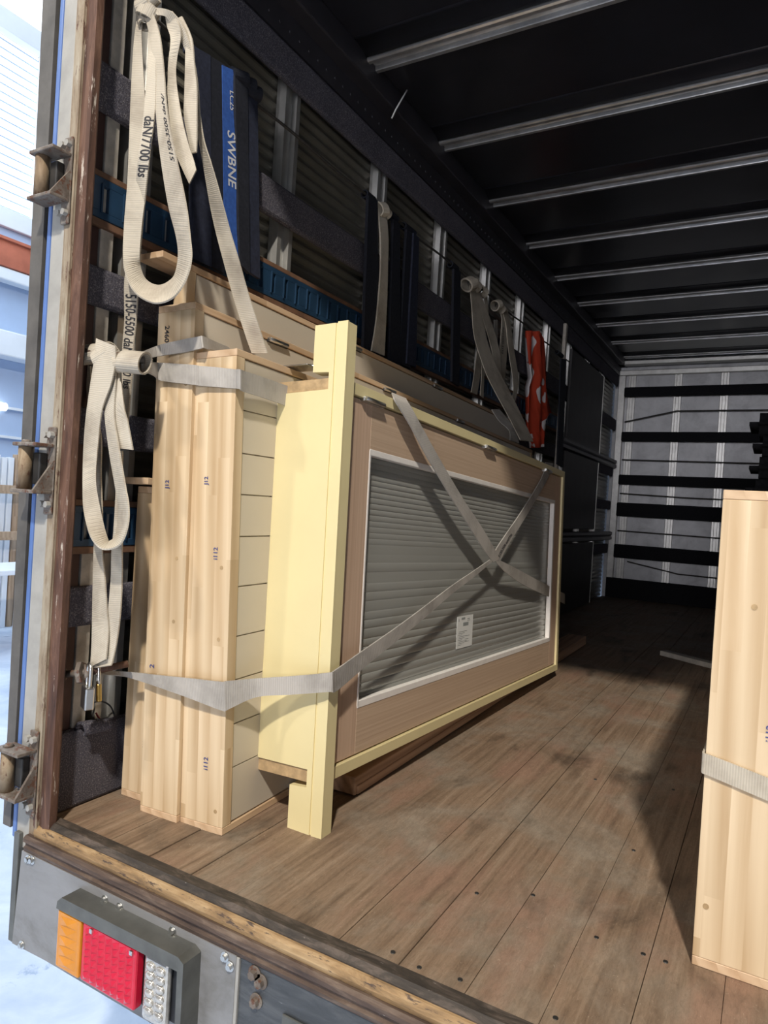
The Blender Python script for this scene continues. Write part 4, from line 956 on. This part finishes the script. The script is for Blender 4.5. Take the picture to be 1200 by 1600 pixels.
hanging(613, 623, 342, 350, 606, 624, 562, 572, -0.016, M['blackweb'], 'thin black strap in front of a wall rib in the second bay', g, 0.012)
hanging(634, 645, 358, 366, 622, 640, 568, 576, -0.016, M['blackweb'], 'black strap second from the right in the second bay', g, 0.012)
hanging(645, 653, 364, 372, 634, 648, 568, 574, -0.008, M['navyweb'], 'dark slate strap at the right of the second bay', g, 0.012)
g = 'straps hanging in the third bay'
hanging(708, 718, 420, 426, 705, 716, 596, 604, -0.012, M['blackweb'], 'black strap hanging left of the cream bunch in the third bay', g, 0.012)
# cream bunch
def strapX(rows, mt, label, grp, th=0.004, extra=None):
    rb = Ribbon(pairX(rows), 5, th); m = MB(); rb.into(m)
    if extra: extra(m)
    o = m.build('lashing_strap', mt); tag(o, label, 'strap', grp); return o, rb
g = 'cream straps hanging in the third bay'
strapX([(734, 446, 742, 450, -.02, -.02), (737, 480, 750, 482, -.01, -.01), (740, 520, 757, 515, .0, .0), (747, 548, 764, 543, .02, .02), (760, 585, 779, 580, .06, .06), (775, 615, 796, 612, .11, .11), (795, 652, 814, 648, .19, .19), (813, 688, 833, 690, .29, .29)], M['web'],
       'broad cream strap slanting from the wall knot over the door sets in the third bay', g, extra=lambda m: (ring(m, PX(733, 444, -0.02), 0.028, (0.2, 1, 0.5), 0.05, 1.2, th=0.008), ring(m, PX(743, 446, -0.022), 0.024, (0.3, 1, -0.4), 0.04, 1.2, th=0.006), ring(m, PX(753, 455, -0.024), 0.024, (0.3, 1, -0.2), 0.04, 1.2, th=0.006)))
strapX([(742, 455, 748, 455, -.02, -.02), (752, 490, 761, 486, -.01, -.01), (764, 530, 774, 524, .0, .0), (771, 560, 781, 555, .02, .02), (778, 595, 784, 590, .04, .04), (788, 612, 792, 606, .07, .07)], M['web'], 'narrow cream strap just right of the broad slanting one', g)
strapX([(756, 462, 761, 464, -.025, -.025), (757, 490, 762, 490, -.025, -.025), (746, 545, 754, 545, -.025, -.025), (740, 590, 749, 592, -.025, -.025), (736, 613, 745, 617, -.025, -.025)], M['web'], 'cream strap end hanging straight down left of the slanting straps', g)
strapX([(753, 560, 757, 560, -.025, -.025), (752, 590, 756, 592, -.025, -.025), (750, 618, 755, 622, -.025, -.025)], M['web'], 'thin cream strap end between slanting strap and rail', g)
strapX([(768, 640, 780, 640, .12, .12), (780, 658, 792, 654, .17, .17), (795, 672, 803, 668, .22, .22), (797, 688, 811, 693, .27, .27)], M['webgrey'], 'greyed strap tail lying on the door set edge under the slanting straps', g)
o, rb = strapX([(780, 482, 786, 484, -.02, -.02), (784, 500, 791, 500, -.015, -.015), (782, 530, 792, 530, -.01, -.01), (780, 560, 791, 562, -.005, -.005), (778, 590, 788, 594, .0, .0), (779, 608, 784, 608, .0, .0)], M['web'], 'printed cream strap hanging at the right of the third bay, left leg of a loop', g,
               extra=lambda m: (ring(m, PX(776, 477, -0.02), 0.026, (0.2, 1, 0.4), 0.04, 1.0, th=0.006), ring(m, PX(782, 482, -0.022), 0.024, (0.3, 1, -0.4), 0.03, 1.0, th=0.006)))
text_on_ribbon(rb, 'daN/5500-5150', 0.10, 0.040, 0.2, M['ink'], o, stretch=0.6)
strapX([(783, 482, 792, 482, -.015, -.015), (790, 505, 797, 505, -.01, -.01), (793, 535, 801, 535, -.005, -.005), (797, 565, 806, 566, .0, .0), (801, 590, 810, 592, .02, .02), (802, 612, 808, 612, .04, .04), (798, 628, 804, 630, .06, .06)], M['web'], 'cream strap at the far right of the third bay, right leg of a loop', g)
strapX([(772, 500, 777, 500, -.03, -.03), (772, 540, 777, 540, -.03, -.03), (769, 590, 774, 590, -.03, -.03)], M['webgrey'], 'greyed strap hanging against the wall rib in the third bay', g)

# -- red and white cloth
def cloth():
    rows = [(821, 517, 836, 520), (820, 530, 844, 530), (821, 560, 846, 560), (825, 590, 847, 590), (821, 605, 848, 602), (822, 640, 851, 620), (823, 655, 856, 645), (826, 675, 846, 648), (830, 690, 843, 672), (832, 700, 840, 696)]
    m = MB(); n = 14; vs = []
    for i, (a, b, c, d) in enumerate(rows):
        A, B = PX(a, b, -0.01), PX(c, d, -0.01)
        for side in (0, 1):
            for k in range(n):
                t = k / (n - 1); p = A.lerp(B, t)
                p = p + Vector((0.020 * math.sin(t * 17 + i * 0.5) + (0.035 if side == 0 else -0.004) * math.sin(math.pi * t) + (0.006 if side == 0 else 0), 0, 0)); vs.append(p)
    fs = []
    for i in range(len(rows) - 1):
        o0 = i * 2 * n; o1 = o0 + 2 * n
        for k in range(n - 1):
            fs.append([o0 + k, o0 + k + 1, o1 + k + 1, o1 + k]); fs.append([o0 + n + k + 1, o0 + n + k, o1 + n + k, o1 + n + k + 1])
        fs.append([o0, o1, o1 + n, o0 + n]); fs.append([o0 + n - 1, o0 + 2 * n - 1, o1 + 2 * n - 1, o1 + n - 1])
    e = (len(rows) - 1) * 2 * n
    for k in range(n - 1): fs.append([k, n + k, n + k + 1, k + 1]); fs.append([e + k, e + k + 1, e + n + k + 1, e + n + k])
    m.add(vs, fs, 0, True)
    return m.build('flag_cloth', M['cloth'])
tag(cloth(), 'red cloth with white print hanging bunched at the end of the rope', 'cloth')
# black strap hanging by the pale batten
hanging(876, 884, 560, 562, 870, 878, 725, 730, 0.0, M['blackweb'], 'thin black strap hanging by the pale batten beyond the red cloth', 'dark straps near the plywood', 0.01)
# cable tie poking from the wall top
m = MB(); m.tube([PX(612, 185, 0.015), PX(618, 172, 0.03), PX(626, 158, 0.04), PX(636, 141, 0.05)], 0.003, 6)
tag(m.build('cable_tie', M['zip']), 'white cable tie sticking out from the cant rail under the roof', 'cable tie')

# ================================================================== SHED OUTSIDE
struct(MB().box(-22, 14, -16, 26, -1.06, -1.0).build('ground', M['ground']), 'pale blue-white concrete floor of the shed')
XS = -8.0
def SX(u, v): return PX(u, v, XS)
pj = SX(52, 345); pt = SX(52, 78)
zb, zt, yj = pj.z, pt.z, pj.y
ws = MB(); ws.box(XS - 0.2, XS, -6, 20, -1.0, zb - 0.25); ws.box(XS - 0.2, XS, yj + 0.24, 20, zb - 0.25, 12)
struct(ws.build('wall_outside', M['shedblue']), 'pale blue sheet wall of the shed beyond the truck')
for k, z in enumerate((0.55, 0.95, 1.35, 1.75)):
    struct(MB().box(XS, XS + 0.06, -6, 20, z, z + 0.035).build('trim_%d' % (12 + k), M['shedwhite']), 'horizontal girt on the shed wall')
w1 = MB(); w1.box(XS - 0.14, XS - 0.1, -6, yj, zb, zt); w1o = struct(w1.build('window_1', M['daypane']), 'bright louvred window of the shed')
fr = MB(); fr.box(XS - 0.1, XS + 0.06, -6, yj + 0.24, zb - 0.25, zb, 0.01); fr.box(XS - 0.1, XS + 0.06, yj, yj + 0.24, zb, zt + 0.28, 0.01); fr.box(XS - 0.1, XS + 0.06, -6, yj, zt, zt + 0.28, 0.01); fr.build('window_frame', M['shedwhite'], w1o)
lv = MB(); n = 20
for k in range(n):
    z = zb + (zt - zb) * (k + 0.5) / n
    lv.box(XS - 0.098, XS - 0.085, -6, yj, z - 0.008, z + 0.008)
lv.build('louvres', M['shedblue'], w1o)
w2 = MB()
yy = -6
while yy < yj + 0.24:
    w2.box(XS - 0.14, XS - 0.10, yy, yy + 0.20, zt + 0.28, 12); w2.box(XS - 0.16, XS - 0.12, yy + 0.2, yy + 0.26, zt + 0.28, 12); yy += 0.26
struct(w2.build('window_2', M['daypane']), 'translucent ribbed sheeting above the louvred window')
bz_ = PX(25, 400, XS + 0.2).z
bz = MB(); bz.box(XS + 0.003, XS + 0.22, -6, 20, bz_ - 0.19, bz_ + 0.19, 0.01); bz.box(XS + 0.22, XS + 0.26, -6, 20, bz_ + 0.15, bz_ + 0.19, 0.004)
tag(bz.build('steel_beam', M['orange']), 'red oxide steel beam under the bright shed window', 'beam')
bz = MB(); bz.box(XS + 0.003, XS + 0.20, -6, 20, bz_ - 0.36, bz_ - 0.195, 0.02)
tag(bz.build('gutter', M['shedwhite']), 'white gutter strip right below the red oxide beam', 'gutter')
a0 = PX(25, 540, XS + 0.3)
bz = MB(); bz.box(XS + 0.003, XS + 0.32, -6, 20, a0.z - 0.17, a0.z + 0.17, 0.02)
tag(bz.build('duct', M['shedwhite']), 'pale horizontal duct on the shed wall left of the truck door', 'duct')
lp = MB(); c = PX(2, 635, XS + 0.06); lp.cyl(c + Vector((0, -0.14, 0)), c + Vector((0, 0.06, 0)), 0.055, 12); lp.box(XS, XS + 0.05, c.y - 0.1, c.y + 0.03, c.z - 0.03, c.z + 0.03)
tag(lp.build('wall_lamp', M['tube']), 'small lit lamp on the shed wall at the left edge', 'lamp')
# timber stack and bench
stk = [PX(u, 730, -6.6) for u in (-6, 2, 9, 16, 24, 31)]
for k in range(9):
    y = stk[0].y + k * 0.085; top = PX(10, 712, -6.6).z + random.uniform(-0.04, 0.05)
    o = MB(); o.box(-6.7, -6.62, 0, 0.06, -1.0, top, 0.003); o = o.build('timber_post', M['shedwhite'] if k < 3 else M['timber'], loc=(-6.66, 0, -1.0)); o.location = (-6.66, y, -1.0)
    tag(o, 'white upright length at the left end of the timber rack' if k < 3 else 'brown upright sawn timber length in the rack past the open door', 'timber', 'white lengths in the timber rack' if k < 3 else 'brown timber lengths in the rack')
for k, (v0, sl_) in enumerate(((765, 0), (838, 0.1))):
    c = PX(15, v0, -6.4); o = MB(); o.box(-6.5, -6.44, -0.9, 0.9, -0.05, 0.05, 0.004); o = o.build('rack_rail', M['timber']); o.location = (0, c.y, c.z)
    tag(o, 'timber cross rail of the rack, %s one' % ('upper' if k == 0 else 'lower'), 'rack rail', 'rails of the timber rack')
c = PX(5, 885, -5.6); be = empty('work_bench', Matrix.Translation((c.x, c.y, -1.0)))
m = MB(); m.box(-0.35, 0.35, -0.9, 0.45, c.z + 1.0 - 0.05, c.z + 1.0, 0.006); m.build('bench_top', M['shedwhite'], be)
for sx in (-0.28, 0.28):
    for sy in (-0.8, 0.38): m = MB(); m.box(sx - 0.04, sx + 0.04, sy - 0.04, sy + 0.04, 0, c.z + 1.0 - 0.051, 0.004); m.build('leg', M['shedwhite'], be)
tag(be, 'pale work bench on the shed floor at the left edge', 'bench')
